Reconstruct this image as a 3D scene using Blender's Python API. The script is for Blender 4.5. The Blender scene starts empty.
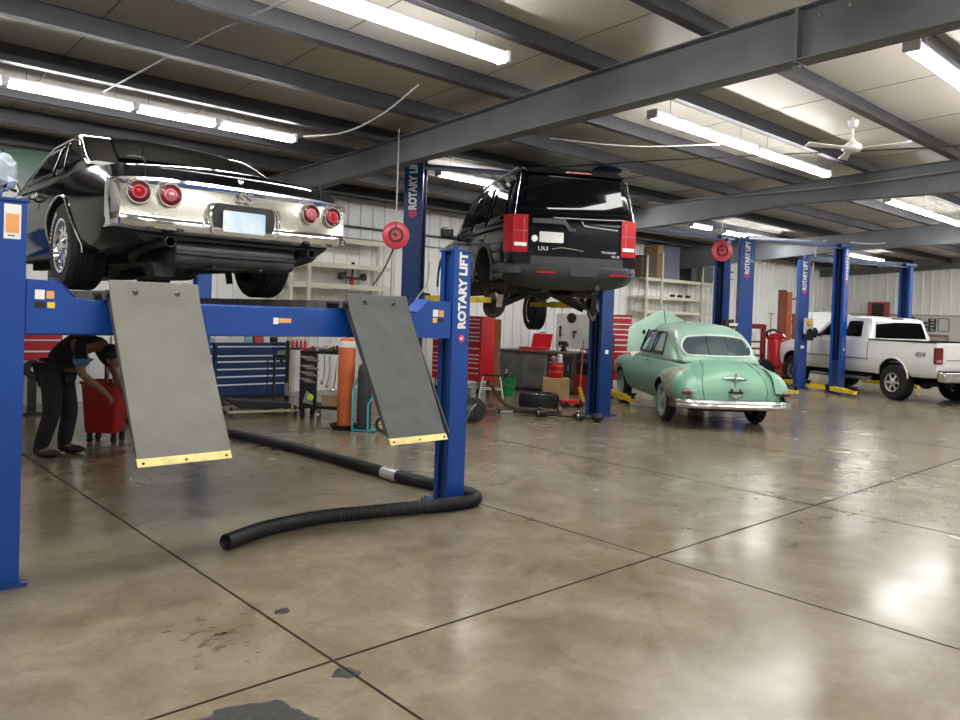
import bpy, bmesh, math, random
from mathutils import Vector, Matrix
random.seed(7)
SC = bpy.context.scene
COL = SC.collection
PI = math.pi

# ------------------------------------------------------------------ materials
MATS = {}
def mat(name, col, rough=.5, metal=0., emis=None, es=1., coat=0., noise=0., nscale=6., bump=0., bscale=40., trans=0., spec=.5, col2=None, ior=1.45):
    if name in MATS: return MATS[name]
    m = bpy.data.materials.new(name); m.use_nodes = True
    nt = m.node_tree; b = nt.nodes['Principled BSDF']
    c = (*col, 1.)
    b.inputs['Base Color'].default_value = c
    b.inputs['Roughness'].default_value = rough
    b.inputs['Metallic'].default_value = metal
    b.inputs['Coat Weight'].default_value = coat
    b.inputs['Coat Roughness'].default_value = .04
    b.inputs['Specular IOR Level'].default_value = spec
    b.inputs['IOR'].default_value = ior
    b.inputs['Transmission Weight'].default_value = trans
    if emis:
        b.inputs['Emission Color'].default_value = (*emis, 1.)
        b.inputs['Emission Strength'].default_value = es
    if noise or col2:
        tc = nt.nodes.new('ShaderNodeTexCoord'); n = nt.nodes.new('ShaderNodeTexNoise')
        n.inputs['Scale'].default_value = nscale; n.inputs['Detail'].default_value = 6
        nt.links.new(tc.outputs['Object'], n.inputs['Vector'])
        r = nt.nodes.new('ShaderNodeValToRGB')
        r.color_ramp.elements[0].position = .35; r.color_ramp.elements[1].position = .65
        if col2:
            r.color_ramp.elements[0].color = (*col2, 1.); r.color_ramp.elements[1].color = c
        else:
            r.color_ramp.elements[0].color = tuple(x*(1-noise) for x in col)+(1.,)
            r.color_ramp.elements[1].color = tuple(min(1, x*(1+noise)) for x in col)+(1.,)
        nt.links.new(n.outputs['Fac'], r.inputs['Fac']); nt.links.new(r.outputs['Color'], b.inputs['Base Color'])
    if bump:
        tc = nt.nodes.new('ShaderNodeTexCoord'); n = nt.nodes.new('ShaderNodeTexNoise')
        n.inputs['Scale'].default_value = bscale
        nt.links.new(tc.outputs['Object'], n.inputs['Vector'])
        bp = nt.nodes.new('ShaderNodeBump'); bp.inputs['Strength'].default_value = bump; bp.inputs['Distance'].default_value = .01
        nt.links.new(n.outputs['Fac'], bp.inputs['Height']); nt.links.new(bp.outputs['Normal'], b.inputs['Normal'])
    MATS[name] = m
    return m

BLUE = mat('lift_blue_paint', (.004, .052, .27), .36, coat=.1, noise=.08, nscale=3)
BLUE_SHADED = mat('lift_blue_shaded', (.008, .038, .155), .38, coat=.25, noise=.08, nscale=3)  # same lift blue made darker, shade put into the colour
DBLUE = mat('lift_dark_blue_paint', (.012, .045, .17), .38, coat=.2)
STEEL = mat('beam_grey_paint', (.13, .14, .15), .55, noise=.12, nscale=2)
PURL = mat('purlin_grey_paint', (.05, .049, .058), .5, noise=.12, nscale=2)
ROOF = mat('roof_insulation_vinyl', (.62, .575, .52), .42, noise=.05, nscale=.8, bump=.5, bscale=3.)
WALLW = mat('white_steel_siding', (.84, .85, .83), .45, noise=.03, nscale=1.5)
WHITE = mat('white_paint', (.75, .75, .74), .4)
CREAM = mat('cream_shelf_paint', (.68, .63, .52), .5)
BLACK = mat('black_plastic', (.012, .012, .013), .45)
RUBBER = mat('tire_rubber', (.010, .010, .011), .75, noise=.2, nscale=20)
DARKM = mat('dark_greasy_metal', (.035, .033, .03), .5, metal=.5, noise=.4, nscale=12)
GREYM = mat('bare_metal', (.35, .35, .36), .4, metal=.9, noise=.2, nscale=10)
CHROME = mat('chrome', (.82, .83, .85), .07, metal=1.)
DULLCH = mat('worn_chrome', (.62, .62, .62), .22, metal=1., noise=.25, nscale=14)
RAMP = mat('ramp_steel_plate', (.06, .062, .06), .5, noise=.12, nscale=7, metal=.15)
RUNW = mat('runway_steel', (.10, .10, .105), .55, noise=.25, nscale=9)
YEL = mat('yellow_paint', (.70, .50, .03), .45, noise=.2, nscale=12)
PYEL = mat('pale_yellow_edge', (.60, .51, .19), .5, noise=.15, nscale=15)
RED = mat('red_cabinet_paint', (.55, .014, .024), .3, coat=.3)
DRED = mat('dark_red_paint', (.22, .012, .012), .4)
PINK = mat('reel_red_plastic', (.55, .035, .06), .35, coat=.2)
ORANGE = mat('orange_cylinder_paint', (.55, .13, .04), .45, noise=.08, nscale=4)
BROWN = mat('brown_wood', (.22, .08, .035), .55, noise=.3, nscale=8)
CARD = mat('cardboard', (.42, .28, .14), .8, noise=.08)
GREEN = mat('green_plastic', (.01, .22, .07), .4)
CYAN = mat('light_blue_paint', (.06, .36, .42), .4)
PBLK = mat('gloss_black_paint', (.002, .002, .003), .09, coat=.22, spec=.2)
NAVYB = mat('gloss_dark_paint', (.002, .0025, .005), .12, coat=.22, spec=.2)
TRIMB = mat('grey_black_bumper_plastic', (.022, .024, .027), .45)
UNDER = mat('underbody_black', (.007, .007, .007), .6, noise=.3, nscale=9)
GLASSD = mat('tinted_window_glass', (.003, .0035, .004), .03, spec=.16)
GLASSG = mat('window_glass_clear', (.9, .95, .92), .02, trans=1., ior=1.1)
MINT = mat('faded_mint_paint', (.18, .365, .26), .38, coat=.15, noise=.1, nscale=2.5)
MINTL = mat('pale_mint_hood_paint', (.33, .50, .40), .5, noise=.1, nscale=4)
PRIMER = mat('red_brown_primer', (.30, .19, .16), .7, col2=(.33, .45, .36), nscale=9)
HOOD_REFL = mat('hood_green_reflection', (.006, .018, .012), .6)  # green reflection on the raised coupe hood, put into its base colour
TWHITE = mat('white_truck_paint', (.74, .74, .73), .2, coat=.5)
REDL = mat('red_lens', (.34, .005, .009), .22, coat=.08, spec=.3)
REDD = mat('dark_red_lens', (.14, .003, .008), .15, coat=.3)
PINKL = mat('pale_red_lens', (.42, .13, .16), .15, coat=.5)
PLATE = mat('licence_plate_white', (.72, .76, .8), .35, col2=(.35, .55, .72), nscale=7)
PLATEG = mat('licence_plate_grey', (.62, .62, .60), .4)
TAN = mat('satin_tan_silver_panel', (.46, .44, .38), .2, metal=.95)
SKIN = mat('skin', (.20, .10, .065), .6)
CLOTH = mat('black_work_clothes', (.010, .010, .014), .85, noise=.3, nscale=10)
SLEEVE_HL = mat('blue_sleeve_highlight', (.06, .16, .28), .7)  # bluish highlight on the near sleeve, put into the cloth colour
HOSE = mat('black_hose_rubber', (.010, .010, .011), .5)
TAPE = mat('silver_tape', (.55, .56, .55), .35, metal=.4)
LAMPW = mat('lamp_housing_white', (.8, .8, .8), .4)
LED = mat('led_tube_glow', (1, 1, 1), .5, emis=(1., .985, .96), es=52.)
DECAL = mat('white_decal', (.8, .8, .78), .5)
DECALO = mat('orange_decal', (.75, .35, .12), .5)
DECALM = mat('magenta_logo', (.6, .03, .15), .5)
TBLUE = mat('tool_chest_blue', (.007, .028, .115), .3, coat=.3)
PEG = mat('pegboard_white', (.62, .62, .58), .6)
BENCHT = mat('bench_top_grey', (.14, .135, .125), .5, noise=.2)
CAB = mat('grey_cabinet', (.13, .14, .13), .45, noise=.25, nscale=3)
LIME = mat('lime_plastic', (.5, .8, .05), .4)
PAPER = mat('white_paper_box', (.7, .7, .68), .6)
HGREEN = mat('greenish_tub', (.2, .3, .25), .5)

# floor: sealed concrete with stains
def floor_mat():
    m = bpy.data.materials.new('sealed_concrete'); m.use_nodes = True; nt = m.node_tree; N = nt.nodes; L = nt.links
    b = N['Principled BSDF']
    tc = N.new('ShaderNodeTexCoord')
    def noise(s, d=8, dist=0., rough=.6):
        n = N.new('ShaderNodeTexNoise'); n.inputs['Scale'].default_value = s; n.inputs['Detail'].default_value = d
        n.inputs['Distortion'].default_value = dist; n.inputs['Roughness'].default_value = rough
        L.new(tc.outputs['Object'], n.inputs['Vector']); return n
    def ramp(src, stops):
        r = N.new('ShaderNodeValToRGB'); e = r.color_ramp.elements
        e[0].position, e[0].color = stops[0][0], (*stops[0][1], 1); e[1].position, e[1].color = stops[-1][0], (*stops[-1][1], 1)
        for p, c in stops[1:-1]:
            k = e.new(p); k.color = (*c, 1)
        L.new(src, r.inputs['Fac']); return r
    def mul(a, bb, fac=1., mode='MULTIPLY'):
        x = N.new('ShaderNodeMixRGB'); x.blend_type = mode; x.inputs['Fac'].default_value = fac
        L.new(a, x.inputs['Color1']); L.new(bb, x.inputs['Color2']); return x
    base = ramp(noise(.35, 6, .6).outputs['Fac'], [(.3, (.165, .135, .09)), (.5, (.205, .175, .125)), (.7, (.24, .215, .17))])
    n2 = ramp(noise(2.2, 10, .8).outputs['Fac'], [(.3, (.68, .65, .60)), (.7, (1.16, 1.16, 1.16))])
    n3 = ramp(noise(7, 8, 1.5).outputs['Fac'], [(.25, (.72, .68, .6)), (.5, (1, 1, 1))])
    n4 = ramp(noise(30, 4).outputs['Fac'], [(.3, (.93, .93, .93)), (.7, (1.05, 1.05, 1.05))])
    c = mul(base.outputs['Color'], n2.outputs['Color']); c = mul(c.outputs['Color'], n3.outputs['Color'], .45); c = mul(c.outputs['Color'], n4.outputs['Color'])
    L.new(c.outputs['Color'], b.inputs['Base Color'])
    rr = N.new('ShaderNodeMapRange'); rr.inputs['From Min'].default_value = .3; rr.inputs['From Max'].default_value = .7
    rr.inputs['To Min'].default_value = .17; rr.inputs['To Max'].default_value = .29
    L.new(noise(.8, 3, .3).outputs['Fac'], rr.inputs['Value']); L.new(rr.outputs['Result'], b.inputs['Roughness'])
    b.inputs['Specular IOR Level'].default_value = .42
    bp = N.new('ShaderNodeBump'); bp.inputs['Strength'].default_value = .12; bp.inputs['Distance'].default_value = .02
    L.new(noise(1.6, 3).outputs['Fac'], bp.inputs['Height']); L.new(bp.outputs['Normal'], b.inputs['Normal'])
    return m
FLOORM = floor_mat()

# ------------------------------------------------------------------ mesh builder
def rotm(rz=0, rx=0, ry=0):
    return Matrix.Rotation(rz, 3, 'Z') @ Matrix.Rotation(ry, 3, 'Y') @ Matrix.Rotation(rx, 3, 'X')
class MB:
    def __init__(s): s.bm = bmesh.new()
    def _f(s, vs, m=0):
        try:
            f = s.bm.faces.new(vs); f.material_index = m; return f
        except ValueError: return None
    def box(s, x0, x1, y0, y1, z0, z1, m=0):
        return s.obox(((x0+x1)/2, (y0+y1)/2, (z0+z1)/2), (x1-x0, y1-y0, z1-z0), None, m)
    def obox(s, c, d, R=None, m=0, taper=1.):
        c = Vector(c); vs = []
        for dz in (-1, 1):
            for dx, dy in ((-1, -1), (1, -1), (1, 1), (-1, 1)):
                k = taper if dz > 0 else 1.
                v = Vector((dx*d[0]/2*k, dy*d[1]/2*k, dz*d[2]/2))
                if R is not None: v = R @ v
                vs.append(s.bm.verts.new(c+v))
        for q in ((3, 2, 1, 0), (4, 5, 6, 7), (0, 1, 5, 4), (1, 2, 6, 5), (2, 3, 7, 6), (3, 0, 4, 7)): s._f([vs[i] for i in q], m)
        return s
    def frame(s, d):
        d = Vector(d).normalized(); u = Vector((0, 0, 1)) if abs(d.z) < .9 else Vector((1, 0, 0))
        a = d.cross(u).normalized(); return a, a.cross(d).normalized()
    def tube(s, pts, r, n=10, m=0, cap=True, rs=None):
        pts = [Vector(p) for p in pts]; rings = []; a = None
        for i, p in enumerate(pts):
            d = (pts[min(i+1, len(pts)-1)]-pts[max(i-1, 0)]).normalized()
            if a is None: a, b = s.frame(d)
            else:
                a = (a-d*a.dot(d)).normalized(); b = a.cross(d).normalized()
            rr = rs[i] if rs else r
            rings.append([s.bm.verts.new(p+(a*math.cos(t)+b*math.sin(t))*rr) for t in [2*PI*k/n for k in range(n)]])
        for A, B in zip(rings, rings[1:]):
            for k in range(n): s._f([A[k], A[(k+1) % n], B[(k+1) % n], B[k]], m)
        if cap: s._f(rings[0][::-1], m); s._f(rings[-1], m)
        return s
    def cyl(s, p0, p1, r, r1=None, n=16, m=0): return s.tube([p0, p1], r, n, m, rs=[r, r if r1 is None else r1])
    def lathe(s, prof, c, axis, n=24, m=0, ms=None, close=False):
        """prof: (r, h) along axis"""
        d = Vector(axis).normalized(); a, b = s.frame(d); c = Vector(c); rings = []
        for r, h in prof:
            rings.append([s.bm.verts.new(c+d*h+(a*math.cos(t)+b*math.sin(t))*max(r, 1e-4)) for t in [2*PI*k/n for k in range(n)]])
        pr = list(zip(rings, rings[1:]))+([(rings[-1], rings[0])] if close else [])
        for i, (A, B) in enumerate(pr):
            for k in range(n): s._f([A[k], A[(k+1) % n], B[(k+1) % n], B[k]], ms[i] if ms else m)
        if not close:
            if prof[0][0] > 1e-3: s._f(rings[0][::-1], ms[0] if ms else m)
            if prof[-1][0] > 1e-3: s._f(rings[-1], ms[-1] if ms else m)
        return s
    def prism(s, pts, axis, a, b, m=0):
        """2D polygon pts extruded on axis 'x' (pts=(y,z)), 'y' (x,z) or 'z' (x,y)"""
        def P(u, v, w): return {'x': (w, u, v), 'y': (u, w, v), 'z': (u, v, w)}[axis]
        A = [s.bm.verts.new(P(u, v, a)) for u, v in pts]; B = [s.bm.verts.new(P(u, v, b)) for u, v in pts]
        n = len(pts)
        s._f(A[::-1], m); s._f(B, m)
        for k in range(n): s._f([A[k], A[(k+1) % n], B[(k+1) % n], B[k]], m)
        return s
    def plate(s, pts, th, m=0):
        """polygon in 3D extruded by vector th"""
        th = Vector(th); A = [s.bm.verts.new(Vector(p)) for p in pts]; B = [s.bm.verts.new(Vector(p)+th) for p in pts]
        n = len(pts); s._f(A[::-1], m); s._f(B, m)
        for k in range(n): s._f([A[k], A[(k+1) % n], B[(k+1) % n], B[k]], m)
        return s
    def grid(s, fn, nu, nv, th=None, m=0):
        g = [[s.bm.verts.new(Vector(fn(i/nu, j/nv))) for j in range(nv+1)] for i in range(nu+1)]
        for i in range(nu):
            for j in range(nv): s._f([g[i][j], g[i+1][j], g[i+1][j+1], g[i][j+1]], m)
        if th is not None:
            th = Vector(th); h = [[s.bm.verts.new(v.co+th) for v in row] for row in g]
            for i in range(nu):
                for j in range(nv): s._f([h[i][j], h[i][j+1], h[i+1][j+1], h[i+1][j]], m)
            for i in range(nu):
                s._f([g[i][0], h[i][0], h[i+1][0], g[i+1][0]], m); s._f([g[i][nv], g[i+1][nv], h[i+1][nv], h[i][nv]], m)
            for j in range(nv):
                s._f([g[0][j], g[0][j+1], h[0][j+1], h[0][j]], m); s._f([g[nu][j], h[nu][j], h[nu][j+1], g[nu][j+1]], m)
        return s
    def ball(s, c, r, n=12, m=0, sc=(1, 1, 1)):
        rings = []
        c = Vector(c); k0 = max(4, n//2)
        for i in range(k0+1):
            p = PI*i/k0; rr = max(math.sin(p)*r, 1e-4)
            rings.append([s.bm.verts.new(c+Vector((rr*math.cos(t)*sc[0], rr*math.sin(t)*sc[1], math.cos(p)*r*sc[2]))) for t in [2*PI*k/n for k in range(n)]])
        for A, B in zip(rings, rings[1:]):
            for k in range(n): s._f([A[k], B[k], B[(k+1) % n], A[(k+1) % n]], m)
        return s
    def mesh(s, name, mats, smooth=35, fix=True):
        if fix:
            bmesh.ops.remove_doubles(s.bm, verts=s.bm.verts, dist=1e-5)
            bmesh.ops.recalc_face_normals(s.bm, faces=s.bm.faces)
        me = bpy.data.meshes.new(name); s.bm.to_mesh(me); s.bm.free()
        for x in (mats if isinstance(mats, (list, tuple)) else [mats]): me.materials.append(x)
        if smooth:
            for p in me.polygons: p.use_smooth = True
            me.set_sharp_from_angle(angle=math.radians(smooth))
        return me
    def build(s, name, mats, parent=None, smooth=35, bevel=0, fix=True, label=None):
        o = bpy.data.objects.new(name, s.mesh(name, mats, smooth, fix)); COL.objects.link(o)
        if parent: o.parent = parent
        if bevel:
            b = o.modifiers.new('bevel', 'BEVEL'); b.width = bevel; b.segments = 2; b.limit_method = 'ANGLE'; b.angle_limit = .6
        if label: o['label'] = label
        return o
def thing(name, label, cat, loc=(0, 0, 0), rz=0, group=None):
    o = bpy.data.objects.new(name, None); COL.objects.link(o); o.location = loc; o.rotation_euler = (0, 0, rz)
    o.empty_display_size = .1
    return tag(o, label, cat, group)
def tag(o, label, cat, group=None):
    o['label'] = label; o['category'] = cat
    if group: o['group'] = group
    return o
def struct(o): o['kind'] = 'structure'; return o
def place(o, loc=(0, 0, 0), rz=0): o.location = loc; o.rotation_euler = (0, 0, rz); return o
def kids(o): return [c for c in bpy.data.objects if c.parent == o]
def copy_tree(o, parent=None):
    c = o.copy(); COL.objects.link(c); c.parent = parent
    for k in kids(o): copy_tree(k, c)
    return c
def text(s, size, pos, ux, uy, m, parent=None, name='lettering', depth=.004, bold=.02, shear=0, width=1.):
    """text whose x axis is ux and up axis uy, centred on pos"""
    cu = bpy.data.curves.new(name, 'FONT'); cu.body = s; cu.size = size; cu.extrude = depth; cu.offset = bold*size; cu.shear = shear
    cu.align_x = 'CENTER'; cu.align_y = 'CENTER'; cu.resolution_u = 3
    t = bpy.data.objects.new(name, cu); me = bpy.data.meshes.new_from_object(t); bpy.data.objects.remove(t)
    ux = Vector(ux).normalized(); uy = Vector(uy).normalized(); uz = ux.cross(uy)
    M = Matrix((ux, uy, uz)).transposed().to_4x4(); M.translation = Vector(pos)
    me.transform(M @ Matrix.Diagonal((width, 1, 1, 1))); me.name = name; me.materials.clear(); me.materials.append(m)
    o = bpy.data.objects.new(name, me); COL.objects.link(o)
    if parent: o.parent = parent
    return o
def bake(o, cutters=()):
    """apply the object's modifiers into its mesh"""
    dg = bpy.context.evaluated_depsgraph_get(); dg.update()
    me = bpy.data.meshes.new_from_object(o.evaluated_get(dg)); o.modifiers.clear(); o.data = me
    for c in cutters: bpy.data.objects.remove(c)
    return o
def H(tab):
    """smooth monotone table"""
    xs = [p[0] for p in tab]; ys = [p[1] for p in tab]; n = len(xs)
    d = [(ys[i+1]-ys[i])/(xs[i+1]-xs[i]) for i in range(n-1)]
    m = [d[0]]+[0 if d[i-1]*d[i] <= 0 else 2*d[i-1]*d[i]/(d[i-1]+d[i]) for i in range(1, n-1)]+[d[-1]] if n > 2 else [d[0], d[0]]
    def f(x):
        if x <= xs[0]: return ys[0]
        if x >= xs[-1]: return ys[-1]
        i = max(k for k in range(n-1) if xs[k] <= x); h = xs[i+1]-xs[i]; t = (x-xs[i])/h
        return (2*t**3-3*t*t+1)*ys[i]+(t**3-2*t*t+t)*h*m[i]+(-2*t**3+3*t*t)*ys[i+1]+(t**3-t*t)*h*m[i+1]
    return f
def lerp(a, b, t): return a+(b-a)*t
def rrect(x0, x1, z0, z1, r, n=4):
    out = []
    for cx, cz, a0 in ((x1-r, z1-r, 0), (x0+r, z1-r, 90), (x0+r, z0+r, 180), (x1-r, z0+r, 270)):
        for k in range(n+1):
            a = math.radians(a0+90*k/n); out.append((cx+r*math.cos(a), cz+r*math.sin(a)))
    return out
def catmull(pts, n=8):
    pts = [Vector(p) for p in pts]; out = []
    P = [pts[0]*2-pts[1]]+pts+[pts[-1]*2-pts[-2]]
    for i in range(1, len(P)-2):
        for k in range(n):
            t = k/n; a, b, c, d = P[i-1], P[i], P[i+1], P[i+2]
            out.append(.5*((2*b)+(-a+c)*t+(2*a-5*b+4*c-d)*t*t+(-a+3*b-3*c+d)*t**3))
    out.append(pts[-1]); return out

# ------------------------------------------------------------------ camera (level of a standing photographer)
cam = bpy.data.objects.new('camera', bpy.data.cameras.new('camera')); COL.objects.link(cam)
yaw, pitch, roll = 7.41641709e-01, 1.79783340e-02, -3.40623346e-02
fw = Vector((math.sin(yaw)*math.cos(pitch), math.cos(yaw)*math.cos(pitch), -math.sin(pitch)))
rt = Vector((math.cos(yaw), -math.sin(yaw), 0)); dn = fw.cross(rt)
r2 = rt*math.cos(roll)+dn*math.sin(roll); d2 = -rt*math.sin(roll)+dn*math.cos(roll)
mw = Matrix((r2, -d2, -fw)).transposed().to_4x4(); mw.translation = Vector((0, 0, 1.65))
cam.matrix_world = mw
cam.data.sensor_width = 36; cam.data.lens = 769.018/960*36; cam.data.shift_y = (327.974-360)/960; cam.data.clip_end = 200; cam.data.clip_start = .05
SC.camera = cam
# ------------------------------------------------------------------ room shell
WY, WX, BX, BY = 13.6, 31.0, -5.0, -5.0       # left wall, right wall, unseen far sides
T = H([(-6, 4.42), (-1.2, 4.40), (1.4, 4.34), (3.9, 4.25), (5.16, 4.20), (7.73, 4.06), (10.24, 3.945), (13.7, 3.83)])
mb = MB(); mb.box(BX-.2, WX+.2, BY-.2, WY+.2, -.15, 0)
struct(mb.build('floor', FLOORM, smooth=0))
# control joints cut in the slab, a dark filler strip each
JM = mat('joint_filler', (.026, .022, .017), .9, spec=.1)
k = 0
for y in (3.07, 9.2):
    mb = MB(); w = .009; n = 60
    mb.box(BX, WX, y-w*.75, y+w*.75, .0005, .0025); k += 1; struct(mb.build('trim_%d' % k, JM, smooth=0))
JL = mat('joint_filler_light', (.06, .05, .035), .9, spec=.1)
for i, x in enumerate((-.6, 1.95, 4.54, 7.06, 9.65, 12.2, 14.8)):
    mb = MB(); w = .007 if i == 1 else .006; mb.box(x-w, x+w, BY, WY, .0005, .002); k += 1
    struct(mb.build('trim_%d' % k, JM if i in (1, 2, 3) else JL, smooth=0))
# oil stains (worn marks of their own shape)
def stain(x, y, rx, ry, m, seed, rz=0):
    random.seed(seed); mb = MB(); n = 40; ph = [random.uniform(0, 6.28) for _ in range(5)]
    pts = []
    for i in range(n):
        t = 2*PI*i/n; r = 1+.16*math.sin(2*t+ph[0])+.13*math.sin(3*t+ph[1])+.1*math.sin(5*t+ph[2])+.07*math.sin(9*t+ph[3])+.05*math.sin(13*t+ph[4])
        u, v = rx*r*math.cos(t), ry*r*math.sin(t); pts.append((x+u*math.cos(rz)-v*math.sin(rz), y+u*math.sin(rz)+v*math.cos(rz)))
    mb.prism(pts, 'z', .0004, .0018); return mb
OIL = mat('oil_stain', (.03, .029, .028), .45, noise=.4, nscale=25)
OILB = mat('brown_stain', (.12, .095, .065), .35, noise=.2, nscale=25)
tag(stain(1.44, 2.83, .19, .13, OIL, 3, -.6).build('oil_stain', OIL, smooth=0), 'large dark oil stain on the concrete at the bottom edge of the view', 'stain')
MBs = MB(); random.seed(11)
tag(stain(1.93, 2.93, .06, .05, OIL, 5).build('oil_stain', OIL, smooth=0), 'small dark stain beside the crossing of the floor joints', 'stain')
tag(stain(2.05, 3.75, .05, .03, OIL, 6).build('oil_stain', OIL, smooth=0), 'small oval oil stain just left of the long floor joint', 'stain')
mb = MB()
for i in range(44):
    cx, cy = 1.68+random.gauss(0, .12), 3.75+random.gauss(0, .22); r = random.uniform(.006, .028)
    mb.prism([(cx+r*math.cos(t*.9)*random.uniform(.6, 1.4), cy+r*math.sin(t*.9)*random.uniform(.5, 1.2)) for t in range(7)], 'z', .0004, .0016)
o = mb.build('oil_drips', OILB, smooth=0); tag(o, 'scatter of small dark oil drips on the concrete in the foreground', 'stain', None); o['kind'] = 'stuff'
# walls with vertical ribbed siding
def ribbed(axis, at, a, b, z0, z1, inward, name, ribs=.305):
    pts = []; x = a
    while x < b:
        pts += [(x, 0), (x+ribs-.07, 0), (x+ribs-.055, .03), (x+ribs-.015, .03)]; x += ribs
    pts = [(min(p, b), q) for p, q in pts]+[(b, 0)]
    mb = MB()
    lo = []; hi = []
    for p, q in pts:
        c = (p, at+inward*q) if axis == 'x' else (at+inward*q, p)
        lo.append(mb.bm.verts.new((*c, z0))); hi.append(mb.bm.verts.new((*c, z1)))
    for i in range(len(pts)-1): mb._f([lo[i], lo[i+1], hi[i+1], hi[i]])
    # back skin gives the wall its thickness
    s = -inward*.12
    if axis == 'x': mb.box(a, b, min(at+s, at-inward*.01), max(at+s, at-inward*.01), z0, z1)
    else: mb.box(min(at+s, at-inward*.01), max(at+s, at-inward*.01), a, b, z0, z1)
    return struct(mb.build(name, WALLW, smooth=0, fix=False))
ribbed('x', WY, BX, WX, 0, 4.1, -1, 'wall_left')
ribbed('y', WX, BY, WY, 0, 4.65, -1, 'wall_right')
ribbed('x', BY, BX, WX, 0, 4.65, 1, 'wall_back', ribs=.61)
ribbed('y', BX, BY, WY, 0, 4.65, 1, 'wall_near', ribs=.61)
# smooth liner panel on the lower right wall
LIN = mat('liner_panel', (.58, .57, .53), .5)
mb = MB(); mb.box(WX-.06, WX-.032, BY, WY-.1, 0, 2.14); struct(mb.build('trim_20', LIN, smooth=0))
mb = MB(); mb.box(WX-.075, WX-.03, BY, WY-.1, 2.14, 2.18); struct(mb.build('trim_21', mat('trim_grey', (.3, .3, .3), .5), smooth=0))
# dark eave strut along the left wall
mb = MB(); mb.box(BX, WX, WY-.16, WY-.03, 3.96, 4.03); struct(mb.build('trim_22', PURL, smooth=0))
# ceiling: insulation sheets between purlins
mb = MB()
ys = [BY-.1+i*(WY+.2-BY)/46 for i in range(47)]
for y0, y1 in zip(ys, ys[1:]):
    za, zb = T(y0)+.21, T(y1)+.21
    x = BX-.1
    vs = [mb.bm.verts.new(p) for p in ((BX-.1, y0, za), (WX+.1, y0, za), (WX+.1, y1, zb), (BX-.1, y1, zb), (BX-.1, y0, za+.08), (WX+.1, y0, za+.08), (WX+.1, y1, zb+.08), (BX-.1, y1, zb+.08))]
    for q in ((0, 3, 2, 1), (4, 5, 6, 7), (0, 1, 5, 4), (2, 3, 7, 6)): mb._f([vs[i] for i in q])
struct(mb.build('ceiling', ROOF, smooth=60))
# seams of the insulation sheets
k = 30
for x in [-3.3+1.83*i for i in range(19)]:
    mb = MB()
    for y0, y1 in zip(ys, ys[1:]):
        mb.plate([(x, y0, T(y0)+.206), (x+.012, y0, T(y0)+.206), (x+.012, y1, T(y1)+.206), (x, y1, T(y1)+.206)], (0, 0, .006))
    struct(mb.build('trim_%d' % k, mat('sheet_seam', (.2, .19, .17), .6), smooth=0)); k += 1
# purlins
py = [3.9+1.27*i for i in range(-6, 8)]
for i, y in enumerate(py):
    z = T(y); mb = MB()
    mb.box(BX, WX, y-.004, y+.004, z, z+.205)
    mb.box(BX, WX, y-.10, y+.004, z, z+.006); mb.box(BX, WX, y-.004, y+.10, z+.2, z+.208)
    mb.box(BX, WX, y-.105, y-.10, z, z+.026)
    o = mb.build('purlin', PURL, smooth=0)
    tag(o, 'long dark grey steel purlin running across the ceiling under the insulation', 'purlin', 'ceiling purlins')
# main frames (rafters)
def rafter(x, bot, label, wf=.2, plates=()):
    t = thing('roof_beam', label, 'beam', (x, 0, 0))
    ys = [BY+.05+i*(WY-.1-BY)/60 for i in range(61)]
    mb = MB()
    for y0, y1 in zip(ys, ys[1:]):
        mb.plate([(-.006, y0, bot(y0)), (-.006, y1, bot(y1)), (-.006, y1, T(y1)), (-.006, y0, T(y0))], (.012, 0, 0))
    mb.build('web', STEEL, t, smooth=0)
    for nm, f, dz in (('bottom_flange', bot, -.012), ('top_flange', lambda y: T(y)-.012, .0)):
        mb = MB()
        for y0, y1 in zip(ys, ys[1:]):
            mb.plate([(-wf/2, y0, f(y0)+dz), (wf/2, y0, f(y0)+dz), (wf/2, y1, f(y1)+dz), (-wf/2, y1, f(y1)+dz)], (0, 0, .012))
        mb.build(nm, STEEL, t, smooth=0)
    for y in plates:
        mb = MB(); mb.box(-wf/2, wf/2, y-.012, y+.012, bot(y)-.03, T(y)-.012)
        for dz in (.03, .12): mb.cyl((-.07, y-.03, bot(y)+dz-.09), (-.07, y+.03, bot(y)+dz-.09), .014, n=6)
        mb.build('splice_plate', STEEL, t, smooth=0)
    return t
B1 = H([(-6, 3.96), (1.8, 3.88), (4.7, 3.80), (10.8, 3.57), (13.6, 3.40)])
B2 = H([(-6, 3.80), (3.8, 3.77), (6.0, 3.80), (7.0, 3.75), (7.83, 3.66), (9.7, 3.55), (13.6, 3.2)])
B3 = H([(-6, 3.74), (5.7, 3.68), (8.2, 3.6), (10.8, 3.42), (13.6, 3.2)])
r1 = rafter(6.3, B1, 'nearest grey steel roof beam crossing over the black cars, with a bolted splice', plates=(3.02,))
mb = MB()
for y, z in ((2.86, 4.2), (2.62, 4.21), (6.3, 4.0), (5.95, 4.02)): mb.cyl((-.006, y, z), (-.022, y, z), .016, n=8)
mb.build('bolt', DULLCH, r1, label='bolt heads on the web')
rafter(13.3, B2, 'middle grey steel roof beam, deepening to the left, passing above the green car')
rafter(20.3, B3, 'deep grey roof beam over the white truck and the tall lift bars')
rafter(30.75, H([(-6, 4.12), (4, 4.02), (13.6, 3.6)]), 'farthest shallow roof beam right against the right wall')
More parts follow.
